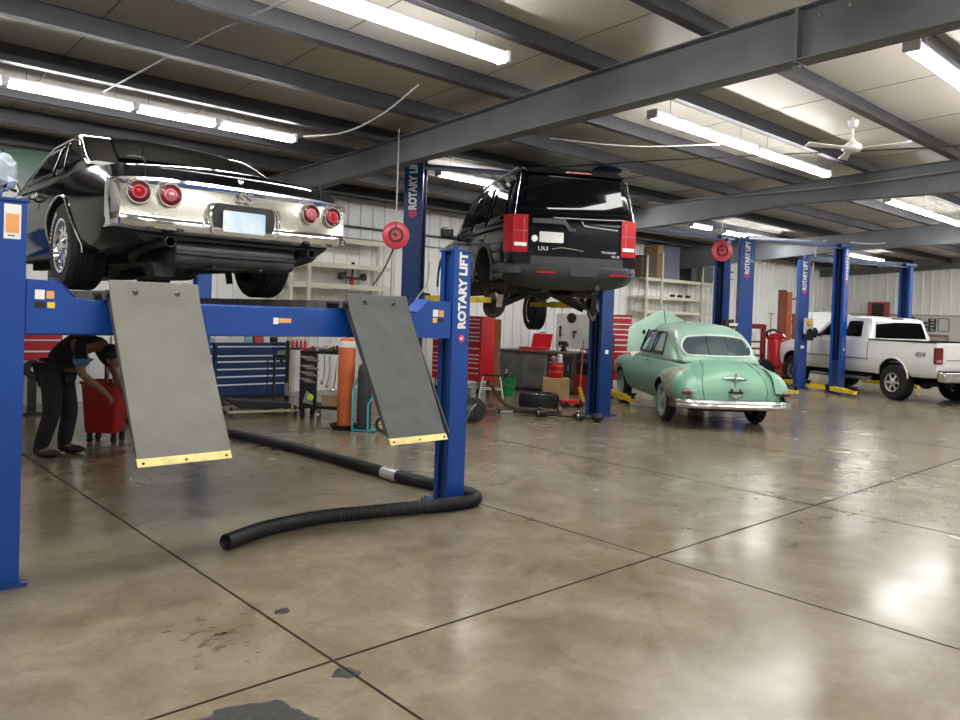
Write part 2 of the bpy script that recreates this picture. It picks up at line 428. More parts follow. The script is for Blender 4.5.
# ------------------------------------------------------------------ lamps
def lamp(x0, x1, y, z, label, es=1):
    t = thing('tube_light', label, 'ceiling light', ((x0+x1)/2, y, z), 0, None); h = (x1-x0)/2
    mb = MB(); mb.prism([(-.056, 0), (.056, 0), (.045, .05), (-.045, .05)], 'x', -h, h); mb.build('housing', LAMPW, t, smooth=0)
    mb = MB()
    mb.prism([(-.066, -.002), (-.062, -.035), (-.04, -.05), (.04, -.05), (.062, -.035), (.066, -.002)], 'x', -h+.03, h-.03); mb.build('diffuser', LED, t, smooth=0)
    for sx in (-1, 1): MB().box(sx*h-.018, sx*h+.018, -.07, .07, -.052, .052).build('end_cap', LAMPW, t, smooth=0)
    zt = T(y)-z+.2
    if y < -1: zt = .3
    for sx in (-.7, .7):
        mb = MB(); mb.cyl((sx*h, 0, .05), (sx*h, 0, zt), .004, n=6); mb.build('hanger', GREYM, t, smooth=0)
    return t
lamp(-.75, 1.68, 9.25, 3.88, 'leftmost glowing tube light above the lifted black coupe, cut by the left edge')
lamp(1.72, 2.98, 9.27, 3.89, 'short glowing tube light at the left end of the row above the lifted black coupe')
lamp(3.02, 3.95, 9.27, 3.89, 'middle glowing tube light in the row above the lifted black coupe')
lamp(3.99, 5.03, 9.27, 3.89, 'right end tube light of the row above the lifted black coupe')
lamp(2.6, 4.95, 5.2, 4.03, 'bright tube light at the top centre, left of the near roof beam')
lamp(.1, 2.5, 5.2, 4.03, 'bright tube light beyond the top edge, left of the top centre lamp')
lamp(7.45, 9.8, 5.3, 4.03, 'left half of the long tube light beyond the near roof beam')
lamp(9.84, 12.1, 5.3, 4.03, 'right half of the long tube light beyond the near roof beam')
lamp(15.3, 17.6, 5.55, 4.05, 'tube light left half beyond the middle roof beam, right of the ceiling fan')
lamp(17.64, 19.9, 5.55, 4.05, 'tube light right half beyond the middle roof beam, at the right edge')
lamp(7.15, 9.5, 2.45, 4.08, 'bright tube light in the top right corner of the view')
lamp(9.54, 11.9, 2.45, 4.08, 'tube light past the top right corner lamp')
lamp(7.9, 9.5, 9.75, 3.92, 'tube light between the left lift column and the black four wheel drive')
lamp(15.5, 16.3, 9.85, 3.88, 'small far tube light just left of the second hose reel column')
lamp(17.1, 17.9, 9.95, 3.88, 'tiny far tube light right above the second hose reel')
lamp(18.0, 20.15, 9.95, 3.9, 'far tube light to the right of the tallest blue columns')
lamp(24.2, 27.2, 9.95, 3.9, 'farthest tube light between the columns over the white truck')
# added lamp kept out of sight, brightens the left wall
lamp(10.4, 12.8, 9.75, 3.92, 'added fill tube light out of sight behind the black four wheel drive')
lamp(5.4, 7.6, 12.3, 3.80, 'tube light near the left wall, hidden behind the black coupe and beam') if False else None
for (x0, x1, y) in ((-2.5, 0, 2.45), (.1, 2.6, 2.45), (2.7, 5.2, 2.45), (13.9, 16.4, 2.45), (20.9, 23.4, 5.55), (23.5, 26, 5.55), (-2.5, 0, -1.2), (2.7, 5.2, -1.2), (7.15, 9.65, -1.2), (9.75, 12.2, -1.2), (15, 17.5, -1.2), (16.6, 19.1, 2.45), (19.3, 21.8, 2.45), (22, 24.5, 2.45), (25, 27.5, 2.45), (26.2, 28.7, 5.55), (28, 30, 2.45)):
    lamp(x0, x1, y, 4.02 if y < -1 else 4.08, 'added fill tube light over the open floor outside the view', None)['group'] = 'added fill lights over the open floor'  # unseen lamps added to lighten the floor and right wall
# ceiling fan
t = thing('ceiling_fan', 'white ceiling fan with long thin blades hanging beyond the near beam', 'fan', (9.5, 3.87, 3.80))
mb = MB(); mb.cyl((0, 0, .08), (0, 0, .36), .014, n=10); mb.lathe([(.012, .22), (.05, .24), (.065, .32), (.0, .325)], (0, 0, 0), (0, 0, 1), 14); mb.build('downrod', WHITE, t)
mb = MB(); mb.lathe([(0, -.06), (.07, -.055), (.11, -.03), (.115, .0), (.1, .03), (.04, .07), (.015, .12)], (0, 0, 0), (0, 0, 1), 20); mb.build('motor', WHITE, t)
for k in range(3):
    a = math.radians(152+120*k); R = rotm(a); mb = MB()
    mb.plate([R @ Vector(p) for p in ((.1, -.025, -.02), (.62, -.055, -.03), (.64, .05, -.005), (.1, .03, -.008))], (0, 0, .008)); mb.build('blade', WHITE, t)
# conduits, wires
def wire(name, pts, r, m, label, n=6, cat='cable', sm=10):
    mb = MB(); mb.tube(catmull(pts, sm), r, n); return tag(mb.build(name, m), label, cat)
GW = mat('wire_grey', (.25, .25, .25), .5); DW = mat('wire_dark', (.03, .03, .03), .5); LW = mat('wire_pale', (.6, .6, .58), .4)
wire('cable', [(2.62, 9.1, 3.95), (2.92, 7.0, 4.14), (3.1, 5.75, 4.19)], .010, GW, 'thin grey cable from the row of tube lights up to the ceiling, at left')
wire('cable', [(5.08, 9.1, 3.9), (5.2, 8.3, 3.86), (5.27, 7.6, 3.98), (5.2, 6.8, 4.16)], .011, LW, 'pale sagging cable from the tube light up to the ceiling, left of the near beam')
wire('tension_rod', [(8.9, 8.6, 4.0), (10.0, 6.6, 4.08), (12.2, 3.1, 4.2), (13.0, 1.5, 4.3)], .011, DW, 'dark brace cable crossing under the ceiling past the fan', cat='cable')
wire('cable', [(7.45, 6.9, 3.98), (8.3, 6.2, 3.93), (9.1, 5.4, 3.98)], .008, LW, 'pale thin cable leading to the long tube light')
wire('cable', [(13.2, 9.4, 4.05), (13.12, 6.5, 4.0), (13.12, 5.0, 4.02), (13.15, 3.2, 4.1)], .012, GW, 'grey cable lying along the middle roof beam')
wire('cable', [(8.7, 9.6, 3.98), (9.6, 8.3, 3.85), (10.9, 7.6, 4.1)], .009, DW, 'dark cable swagging above the black four wheel drive')
wire('conduit', [(6.6, WY-.05, 3.36), (14, WY-.05, 3.36), (24, WY-.05, 3.36)], .028, mat('pipe_dark', (.09, .1, .1), .5), 'upper dark pipe running along the left wall', cat='pipe')
wire('conduit', [(6.6, WY-.05, 3.12), (14, WY-.05, 3.12), (24, WY-.05, 3.12)], .018, GW, 'lower grey pipe running along the left wall', cat='pipe')
# ------------------------------------------------------------------ vehicles
class Car:
    """body loft: tables over y (0 = rear end, forward +)"""
    def __init__(s, L, zr, wr, zm, wm, zb, wb, zc, y0=0., bulge=.5, shoulder=.06):
        s.L = L; s.y0 = y0; f = lambda t: t if callable(t) else H(t)
        s.zr, s.wr, s.zm, s.wm, s.zb, s.wb, s.zc = map(f, (zr, wr, zm, wm, zb, wb, zc)); s.sh = shoulder
    def sec(s, y):
        zr, wr, zm, wm, zb, wb, zc = (f(y) for f in (s.zr, s.wr, s.zm, s.wm, s.zb, s.wb, s.zc))
        p = [(0, zr+.03), (wr*.6, zr+.03), (wr-.07, zr+.01), (wr-.02, zr)]
        for k in range(1, 6):
            t = k/6; p.append((wr+(wm-wr)*math.sin(t*PI/2), lerp(zr, zm, t)))
        p.append((wm, zm))
        for k in range(1, 6):
            t = k/6; p.append((wm+(wb-wm)*(1-math.cos(t*PI/2)), lerp(zm, zb-s.sh*.5, t)))
        p += [(wb, zb-s.sh*.5), (wb-s.sh*.3, zb-s.sh*.12), (wb-s.sh, zb)]
        for k in range(1, 6):
            t = k/5; p.append(((wb-s.sh)*(1-t), zb+(zc-zb)*math.sin(t*PI/2)))
        return p
    def xat(s, y, z):
        p = s.sec(y); best = 0
        for (xa, za), (xb, zb) in zip(p, p[1:]):
            if min(za, zb) <= z <= max(za, zb) and abs(za-zb) > 1e-6:
                best = max(best, lerp(xa, xb, (z-za)/(zb-za)))
        return best or p[9][0]
    def body(s, parent, paint, arches=(), dy=.06, name='body', extra_cut=None, label=None, ys=None):
        mb = MB(); n = int(s.L/dy); rings = []
        for y in (ys or [s.y0+s.L*i/n for i in range(n+1)]):
            p = s.sec(y); ring = [(x, z) for x, z in p]+[(-x, z) for x, z in p[-2:0:-1]]
            rings.append([mb.bm.verts.new((x, y, z)) for x, z in ring])
        for A, B in zip(rings, rings[1:]):
            m = len(A)
            for k in range(m): mb._f([A[k], A[(k+1) % m], B[(k+1) % m], B[k]], 1 if (k < 3 or k >= m-3) else 0)
        mb._f(rings[0][::-1]); mb._f(rings[-1])
        o = mb.build(name, [paint, UNDER], parent, smooth=0)
        cut = []
        for (y, z, r, w) in arches:
            for sx in (-1, 1):
                c = MB(); c.lathe([(r, 0), (r, w)], (sx*1.3, y, z), (-sx, 0, 0), 40)
                c.box(sx*1.3-w if sx > 0 else sx*1.3, sx*1.3 if sx > 0 else sx*1.3+w, y-r*.99, y+r*.99, z-r*1.6, z-.001) if False else None
                q = c.build('cutter', [paint, UNDER], parent, smooth=0)
                for f in q.data.polygons: f.material_index = 1
                cut.append(q)
        if extra_cut: cut += extra_cut
        for c in cut:
            b = o.modifiers.new('b', 'BOOLEAN'); b.operation = 'DIFFERENCE'; b.object = c; b.solver = 'EXACT'
        bake(o, cut)
        for f in o.data.polygons: f.use_smooth = True
        o.data.set_sharp_from_angle(angle=math.radians(32)); o.name = name; o.data.name = name
        if label: o['label'] = label
        return o
    def strip(s, parent, name, m, pts, w=.02, th=.008, side=-1, off=.002):
        """thin strip following the body side through (y,z) points"""
        mb = MB(); q = [Vector((side*(s.xat(y, z)+off), y, z)) for y, z in pts]
        for i, (a, b) in enumerate(zip(q, q[1:])):
            d = (b-a).normalized(); n = Vector((side, 0, 0)); u = d.cross(n).normalized()*w/2
            e = d*.002
            mb.plate([a-u-e, b-u+e, b+u+e, a+u-e], n*th)
        return mb.build(name, m, parent, smooth=0)
def side_panel(parent, name, m, poly, xf, side=-1, th=.01, off=.004, label=None):
    """flat-ish window or panel from (y,z) polygon on the surface x=xf(y,z)"""
    mb = MB(); cy = sum(p[0] for p in poly)/len(poly); cz = sum(p[1] for p in poly)/len(poly)
    rings = []
    for t in (1, .66, .33):
        rings.append([mb.bm.verts.new((side*(xf(cy+(y-cy)*t, cz+(z-cz)*t)+off), cy+(y-cy)*t, cz+(z-cz)*t)) for y, z in poly])
    c = mb.bm.verts.new((side*(xf(cy, cz)+off), cy, cz)); n = len(poly)
    for A, B in zip(rings, rings[1:]):
        for k in range(n): mb._f([A[k], A[(k+1) % n], B[(k+1) % n], B[k]])
    for k in range(n): mb._f([rings[-1][k], rings[-1][(k+1) % n], c])
    o = mb.build(name, m, parent, smooth=60, fix=False)
    so = o.modifiers.new('s', 'SOLIDIFY'); so.thickness = th; so.offset = 0
    if label: o['label'] = label
    return o
def round_poly(pts, r, n=4):
    out = []; N = len(pts)
    for i in range(N):
        a, b, c = Vector(pts[i-1]).to_2d() if False else Vector((*pts[i-1], 0)), Vector((*pts[i], 0)), Vector((*pts[(i+1) % N], 0))
        ra = min(r, (a-b).length*.45, (c-b).length*.45); p = b+(a-b).normalized()*ra; q = b+(c-b).normalized()*ra
        for k in range(n+1):
            t = k/n; v = p*(1-t)**2+b*2*t*(1-t)+q*t*t; out.append((v.x, v.y))
    return out
def green(parent, name, paint, tabs, ys, m=0, sag=.035, n=10, rd=.05):
    """greenhouse loft. tabs: zb, wb (base), zt, wt (roof rail) ; crown"""
    zb, wb, zt, wt, cr = [t if callable(t) else H(t) for t in tabs]; mb = MB(); rings = []
    for y in ys:
        a, b, c, d, e = zb(y), wb(y), zt(y), wt(y), cr(y)
        p = [(b, a-.03), (b, a)]
        for k in range(1, 6):
            t = k/6; p.append((lerp(b, d, t)+.018*math.sin(t*PI), lerp(a, max(a, c-rd), t)))
        q = min(rd, max(0, c-a)); p += [(d-rd*1.3*(1-math.cos(k*PI/12)), c-q+q*math.sin(k*PI/12)) for k in range(0, 7)]
        for k in range(1, 5):
            t = k/4; p.append(((d-rd*1.3)*(1-t), c+e*math.sin(t*PI/2)))
        ring = p+[(-x, z) for x, z in p[-2::-1]]
        rings.append([mb.bm.verts.new((x, y, z)) for x, z in ring])
    for A, B in zip(rings, rings[1:]):
        for k in range(len(A)-1): mb._f([A[k], A[k+1], B[k+1], B[k]])
    mb._f(rings[0]); mb._f(rings[-1][::-1])
    o = mb.build(name, paint, parent, smooth=40)
    def xf(y, z):
        a, b, c, d = zb(y), wb(y), zt(y), wt(y); t = max(0, min(1, (z-a)/max(.01, c-rd-a))); q = max(0, min(.98, (z-(c-rd))/rd)); return lerp(b, d, t)+.018*math.sin(t*PI)-rd*1.3*(1-math.sqrt(1-q*q))
    return o, xf
def caster(o):
    from mathutils.bvhtree import BVHTree
    b = BVHTree.FromPolygons([v.co for v in o.data.vertices], [p.vertices for p in o.data.polygons])
    def f(x, z, y0=-2):
        h = b.ray_cast(Vector((x, y0, z)), Vector((0, 1, 0)))[0]
        return h.y if h else 1.0
    return f
def wheel(parent, x, y, r, w, rim=.6, style='spoke', rimm=None, n=8, name='wheel', wall=None):
    s = 1 if x > 0 else -1; rr = r*rim
    mb = MB(); pr = [(rr*.98, -w/2+.02), (rr+.01, -w/2), (r-.035, -w/2), (r-.01, -w/2+.02), (r, -w/2+.04)]
    for k in range(5):
        h = -w/2+.045+(w-.09)*k/5; q = (w-.09)/5; pr += [(r, h), (r, h+q*.72), (r-.008, h+q*.76), (r-.008, h+q*.96)]
    pr += [(r, w/2-.04), (r-.01, w/2-.02), (r-.035, w/2), (rr+.01, w/2), (rr*.98, w/2-.02)]
    mb.lathe(pr, (x, y, r), (s, 0, 0), 40, close=True); t = mb.build(name, RUBBER, parent, smooth=30)
    if wall:
        mb = MB(); mb.lathe([(rr+.012, w/2-.004), (rr+.012, w/2+.004), (rr+.055, w/2+.004), (rr+.055, w/2-.004)], (x, y, r), (s, 0, 0), 40, close=True); mb.build('whitewall', wall, t)
    rm = rimm or CHROME; mb = MB(); c = (x, y, r)
    mb.lathe([(rr, -w/2+.02), (rr-.02, -w/2+.03), (rr-.03, 0), (rr-.03, w/2-.05), (rr-.012, w/2-.006), (rr+.012, w/2-.002), (rr+.012, w/2-.02), (rr, w/2-.03)], c, (s, 0, 0), 40, close=True)
    if style == 'spoke':
        for k in range(n):
            a = 2*PI*k/n; u = Vector((0, math.cos(a), math.sin(a))); v = Vector((0, -math.sin(a), math.cos(a)))
            o0 = Vector(c)+Vector((s*(w/2-.055), 0, 0))
            mb.plate([o0+u*.04-v*.035, o0+u*(rr-.02)-v*.022, o0+u*(rr-.02)+v*.022, o0+u*.04+v*.035], (s*.03, 0, 0))
        mb.lathe([(.07, w/2-.07), (.07, w/2-.03), (.045, w/2-.01), (0, w/2-.008)], c, (s, 0, 0), 20)
    else:
        mb.lathe([(rr-.02, w/2-.06), (rr*.75, w/2-.03), (rr*.6, w/2-.045), (rr*.45, w/2-.01), (0, w/2+.005)], c, (s, 0, 0), 30)
    q = mb.build('wheel_rim', rm, t, smooth=35)
    mb = MB(); mb.lathe([(rr-.03, -.02), (0, -.02)], c, (s, 0, 0), 24); mb.build('brake_disc', DARKM, t)
    return t
def V(*a): return Vector(a)

# ---------------- black muscle coupe on the four-post lift
def coupe():
    t = thing('muscle_car', 'black early seventies muscle coupe with chrome rear bumper, raised on the four post lift', 'car', (2.6, 5.5, 1.735))
    L = 4.64
    c = Car(L, zr=[(0, .36), (.35, .32), (.8, .28), (4.1, .27), (4.75, .36)], wr=[(0, .66), (.5, .84), (4.2, .88), (4.75, .8)],
            zm=[(0, .62), (5, .6)], wm=[(0, .885), (.3, .925), (1.3, .955), (3.6, .955), (4.4, .93), (4.75, .86)],
            zb=[(0, .80), (.06, .87), (.5, .925), (1.2, .95), (2.2, .92), (3.4, .91), (4.3, .88), (4.75, .76)],
            wb=[(0, .80), (.3, .85), (1.2, .89), (3, .88), (4.4, .86), (4.75, .80)],
            zc=[(0, .84), (.08, .915), (.5, .985), (1.0, 1.0), (3.3, 1.0), (4.2, .96), (4.75, .8)], y0=.11, shoulder=.09)
    c.body(t, PBLK, arches=[(1.32, .34, .40, .62), (4.12, .34, .38, .5)])
    ys = [.92+.08*i for i in range(31)]
    roof, xf = green(t, 'roof', PBLK, ([(0, .97), (4, .97)], [(.9, .80), (3.4, .82)],
        [(.92, 1.0), (1.2, 1.13), (1.6, 1.31), (1.95, 1.375), (2.4, 1.385), (2.75, 1.34), (3.32, 1.0)],
        [(.92, .84), (1.2, .80), (1.6, .73), (2.2, .68), (2.8, .70), (3.32, .82)], [(.9, 0), (1.6, .02), (3.3, 0)]), ys)
    side_panel(t, 'quarter_window', GLASSD, round_poly([(1.72, 1.0), (2.02, 1.0), (2.02, 1.3), (1.9, 1.29)], .03), xf)
    side_panel(t, 'door_window', GLASSD, round_poly([(2.06, 1.0), (3.06, 1.0), (2.66, 1.28), (2.06, 1.30)], .03), xf)
    mb = MB()
    zr_ = H([(.92, 1.0), (1.2, 1.13), (1.6, 1.31), (1.95, 1.375)])
    mb.grid(lambda u, v: (lerp(-1, 1, u)*lerp(.60, .50, v), lerp(1.02, 1.6, v), zr_(lerp(1.02, 1.6, v))+.012+.02*(1-abs(2*u-1)**2)), 8, 6, (0, -.004, .008)); mb.build('rear_window', GLASSD, t)
    # chrome drip rail and arch mouldings
    for sx in (-1, 1): MB().tube([(sx*(xf(y, z)+.008), y, z) for y, z in ((1.45, 1.20), (1.62, 1.28), (1.95, 1.325), (2.5, 1.325), (2.8, 1.26), (3.22, 1.03))], .009, 6).build('drip_rail', CHROME, t)
    for sx in (-1, 1):
        for yy, r in ((1.32, .405), (4.12, .385)):
            mb = MB(); pts = []
            for k in range(25):
                a = math.radians(-8+196*k/24); y, z = yy+r*math.cos(a), .34+r*math.sin(a)
                pts.append((sx*(c.xat(y, max(z, .33))+.006), y, z))
            mb.tube(pts, .009, 6); mb.build('arch_moulding', CHROME, t)
    # rear bumper: chrome wrap with tan silver inset, four round lamps
    def bf(x): return -.02+.07*(abs(x)/.93)**3.2
    mb = MB(); n = 30; prof = [(.03, .405), (-.01, .41), (-.045, .43), (-.055, .47), (-.03, .49), (-.02, .52), (-.02, .74), (-.035, .755), (-.045, .77), (-.03, .79), (.03, .80)]
    R = []
    for i in range(n+1):
        x = lerp(-.885, .885, i/n); k = 1-.12*(abs(x)/.885)**6
        R.append([mb.bm.verts.new((x, bf(x)+dy+.02, .60+(z-.60)*k)) for dy, z in prof])
    ms = [0]*5+[1]+[0]*4
    for A, B in zip(R, R[1:]):
        for j in range(len(prof)-1): mb._f([A[j], B[j], B[j+1], A[j+1]], ms[j])
    for sx in (-1, 1):   # side returns
        E = R[0] if sx < 0 else R[-1]; m1 = [mb.bm.verts.new((sx*.925, v.co.y+.05, v.co.z)) for v in E]; q = [mb.bm.verts.new((sx*.94, v.co.y+.15, v.co.z)) for v in E]
        for j in range(len(prof)-1): mb._f([E[j], E[j+1], m1[j+1], m1[j]], 0); mb._f([m1[j], m1[j+1], q[j+1], q[j]], 0)
    bmp = mb.build('rear_bumper', [CHROME, TAN], t, smooth=40)
    so = bmp.modifiers.new('s', 'SOLIDIFY'); so.thickness = .006
    for x, zz in ((-.775, .675), (-.57, .675), (.54, .665), (.75, .665)):
        y = bf(x)-.005; ax = (math.copysign(.08 if abs(x) > .7 else .03, x), -1, 0)
        mb = MB(); mb.lathe([(.085, -.015), (.088, .012), (.082, .026), (.074, .026), (.070, .014)], (x, y, zz), ax, 28); ring = mb.build('lamp_ring', CHROME, t)
        mb = MB(); mb.lathe([(.075, .0), (.073, .014), (.05, .022), (.046, .020)], (x, y, zz), ax, 24); mb.build('tail_lamp', REDD, ring)
        mb = MB(); mb.lathe([(.047, .01), (.045, .028), (.032, .034), (.028, .028)], (x, y, zz), ax, 20); mb.lathe([(.026, .02), (.02, .034), (0, .038)], (x, y, zz), ax, 16)
        mb.build('lamp_centre', REDL if abs(x) > .7 else PINKL, ring)
        if abs(x) > .7:
            mb = MB(); mb.lathe([(.046, .024), (.046, .033), (.039, .033), (.039, .024)], (x, y, zz), ax, 20, close=True); mb.build('lamp_hoop', PINKL, ring)
    # plate in its recess
    mb = MB(); mb.prism(rrect(-.26, .21, .44, .66, .03), 'y', bf(0)-.022, bf(0)+.01); mb.build('plate_recess', BLACK, t, smooth=0)
    for sx in (-1, 1):
        mb = MB(); mb.tube([(sx*.25-.025, bf(0)-.03, .44), (sx*.265-.025, bf(0)-.04, .50), (sx*.265-.025, bf(0)-.04, .60), (sx*.245-.025, bf(0)-.03, .655)], .014, 8); mb.build('recess_moulding', CHROME, t)
    mb = MB(); mb.prism(rrect(-.20, .13, .455, .61, .012), 'y', bf(0)-.05, bf(0)-.042); mb.build('licence_plate', PLATE, t, smooth=0)
    text('SS', .10, (-.02, bf(0)-.034, .715), (1, 0, 0), (0, 0, 1), CHROME, t, 'badge', .006, .03, width=1.25)
    for x in (-.5, .5, -.7, .72):
        mb = MB(); mb.box(x-.02, x+.02, bf(x)-.045, bf(x)-.03, .425, .442); mb.build('bumper_slot', BLACK, t, smooth=0)
    # trunk trim
    mb = MB(); mb.tube([(x, .10+.05*(abs(x)/.9)**3, .885-.02*(abs(x)/.9)**2) for x in [lerp(-.66, .66, i/16) for i in range(17)]], .006, 6); mb.build('trunk_moulding', CHROME, t)
    for sx in (-1, 1): MB().tube([(sx*.70, y, z) for y, z in ((.105, .80), (.105, .90), (.16, .945), (.5, 1.0))], .004, 5).build('trunk_seam', BLACK, t)
    mb = MB(); mb.lathe([(.02, 0), (.02, .012), (0, .014)], (0, .105, .86), (0, -1, 0), 14); mb.build('trunk_lock', CHROME, t)
    c.strip(t, 'door_seam', BLACK, [(1.98, z) for z in (.34, .5, .7, .86)], .008, .003)
    mb = MB(); x = -(c.xat(2.15, .82)+.01); mb.box(x-.03, x, 2.08, 2.24, .80, .835); mb.build('door_handle', CHROME, t, bevel=.006)
    mb = MB(); mb.ball((-1.03, 3.02, 1.0), .075, 14, sc=(.9, .6, .75)); mb.cyl((-.9, 3.06, .95), (-1.0, 3.04, .98), .015); mb.build('door_mirror', BLACK, t)
    # underside: valance, tank, pipes, axle
    mb = MB(); mb.prism([(.10, .43), (.62, .46), (.62, .34), (.25, .34)], 'x', -.6, .6)
    mb.build('rear_valance', UNDER, t, smooth=0)
    FT = mat('fuel_tank_grey', (.05, .05, .05), .4, metal=.3, noise=.3, nscale=5)
    mb = MB(); pr = rrect(.10, .66, .20, .37, .05); mb.prism(pr, 'x', -.48, .48); mb.tube([(-.48, .1, .29), (-.15, .1, .285), (.2, .1, .285), (.48, .1, .29)], .022, 8); mb.build('fuel_tank', FT, t, bevel=.01)
    mb = MB(); mb.bm.free()
    for x in (-.2, .17): MB().box(x, x+.03, .095, .65, .19, .205).build('tank_strap', DARKM, t)
    for sx in (-1, 1):
        mb = MB(); mb.tube(catmull([(sx*.56, -.0, .35), (sx*.55, .12, .355), (sx*.60, .3, .33), (sx*.62, .55, .28), (sx*.52, .85, .26), (sx*.45, 1.3, .42), (sx*.38, 1.9, .22), (sx*.32, 3.4, .2)], 6), .034, 12, cap=False); mb.build('exhaust_pipe', DARKM, t)
        mb = MB(); mb.tube([(sx*.56, -.035, .35), (sx*.557, .05, .352)], .038, 14, cap=False); o = mb.build('exhaust_tip', DARKM, t); q = o.modifiers.new('s', 'SOLIDIFY'); q.thickness = .004
        mb = MB(); mb.lathe([(.001, 0), (.07, .01), (.085, .04), (.085, .5), (.07, .53), (.001, .54)], (sx*.35, 1.9, .23), (0, 1, 0), 16); mb.build('muffler', DARKM, t)
        mb = MB(); mb.box(sx*.52-.04, sx*.52+.04, .5, 3.9, .22, .32); mb.build('frame_rail', UNDER, t, smooth=0)
        mb = MB(); mb.cyl((sx*.55, 1.45, .12), (sx*.5, 1.5, .55), .03, n=10); mb.build('shock_absorber', DARKM, t)
    mb = MB(); mb.cyl((-.72, 1.32, .34), (.72, 1.32, .34), .045, n=12); mb.lathe([(.02, -.16), (.1, -.12), (.15, 0), (.1, .12), (.02, .16)], (0, 1.32, .34), (1, 0, 0), 16)
    mb.lathe([(.13, -.06), (.15, -.02), (.15, 0)], (0, 1.32, .34), (0, 1, 0), 16); mb.build('rear_axle', DARKM, t)
    mb = MB(); mb.cyl((0, 1.5, .32), (0, 3.0, .28), .04, n=12); mb.build('driveshaft', DARKM, t)
    mb = MB(); mb.prism([(-.56, .22), (-.36, .22), (-.40, .12), (-.52, .12)], 'y', .35, .55); mb.build('skid_box', FT, t)
    mb = MB(); mb.box(-.3, .3, 3.3, 4.4, .16, .4); mb.build('engine_sump', DARKM, t)
    for y in (1.32, 4.12):
        for sx in (-1, 1):
            w = wheel(t, sx*(.80 if y < 2 else .79), y, .35 if y < 2 else .33, .27 if y < 2 else .22, .60, 'spoke', n=10)
            if sx < 0 and y < 2:
                for k in range(7):
                    a = math.radians(130+k*13); u = Vector((0, math.cos(a), math.sin(a))); p = Vector((-.80-.137, y, .35))+u*.285
                    text('RAISED'[k] if k < 6 else 'W', .055, p, (0, -math.sin(-a+PI/2) if 0 else u.z, -u.y), u, DECAL, w, 'tire_lettering', .001, .03) if k in (0, 1, 2, 3) and False else None
                mb = MB()
                for k in range(9):
                    a = math.radians(8+k*7); u = Vector((0, math.cos(a), math.sin(a))); v = Vector((0, -u.z, u.y)); p = Vector((-.80-.136, y, .35))+u*.283
                    mb.plate([p-v*.009-u*.015, p+v*.009-u*.015, p+v*.009+u*.015, p-v*.009+u*.015], (-.002, 0, 0))
                mb.build('white_letter', DECAL, w, smooth=0)
    # hood standing open at the front
    def hf(u, v): return (lerp(-.76, .76, u), 3.5+v*1.0, .99+v*.60+.03*math.sin(PI*u))
    mb = MB(); mb.grid(lambda u, v: hf(u, v), 8, 6, (0, .03, -.02)); mb.build('hood', HOOD_REFL, t, label='raised hood coloured dark green for its reflection')
    # open bay edge
    mb = MB(); mb.tube([(-.80, 3.45, .97), (-.81, 4.2, .93), (-.78, 4.6, .85)], .012, 6); mb.build('fender_edge', CHROME, t)
    mb = MB(); mb.prism([(3.35, .0), (3.45, .03), (2.85, .4), (2.8, .36)], 'x', 0, .01); mb.bm.free()
    return t
coupe()

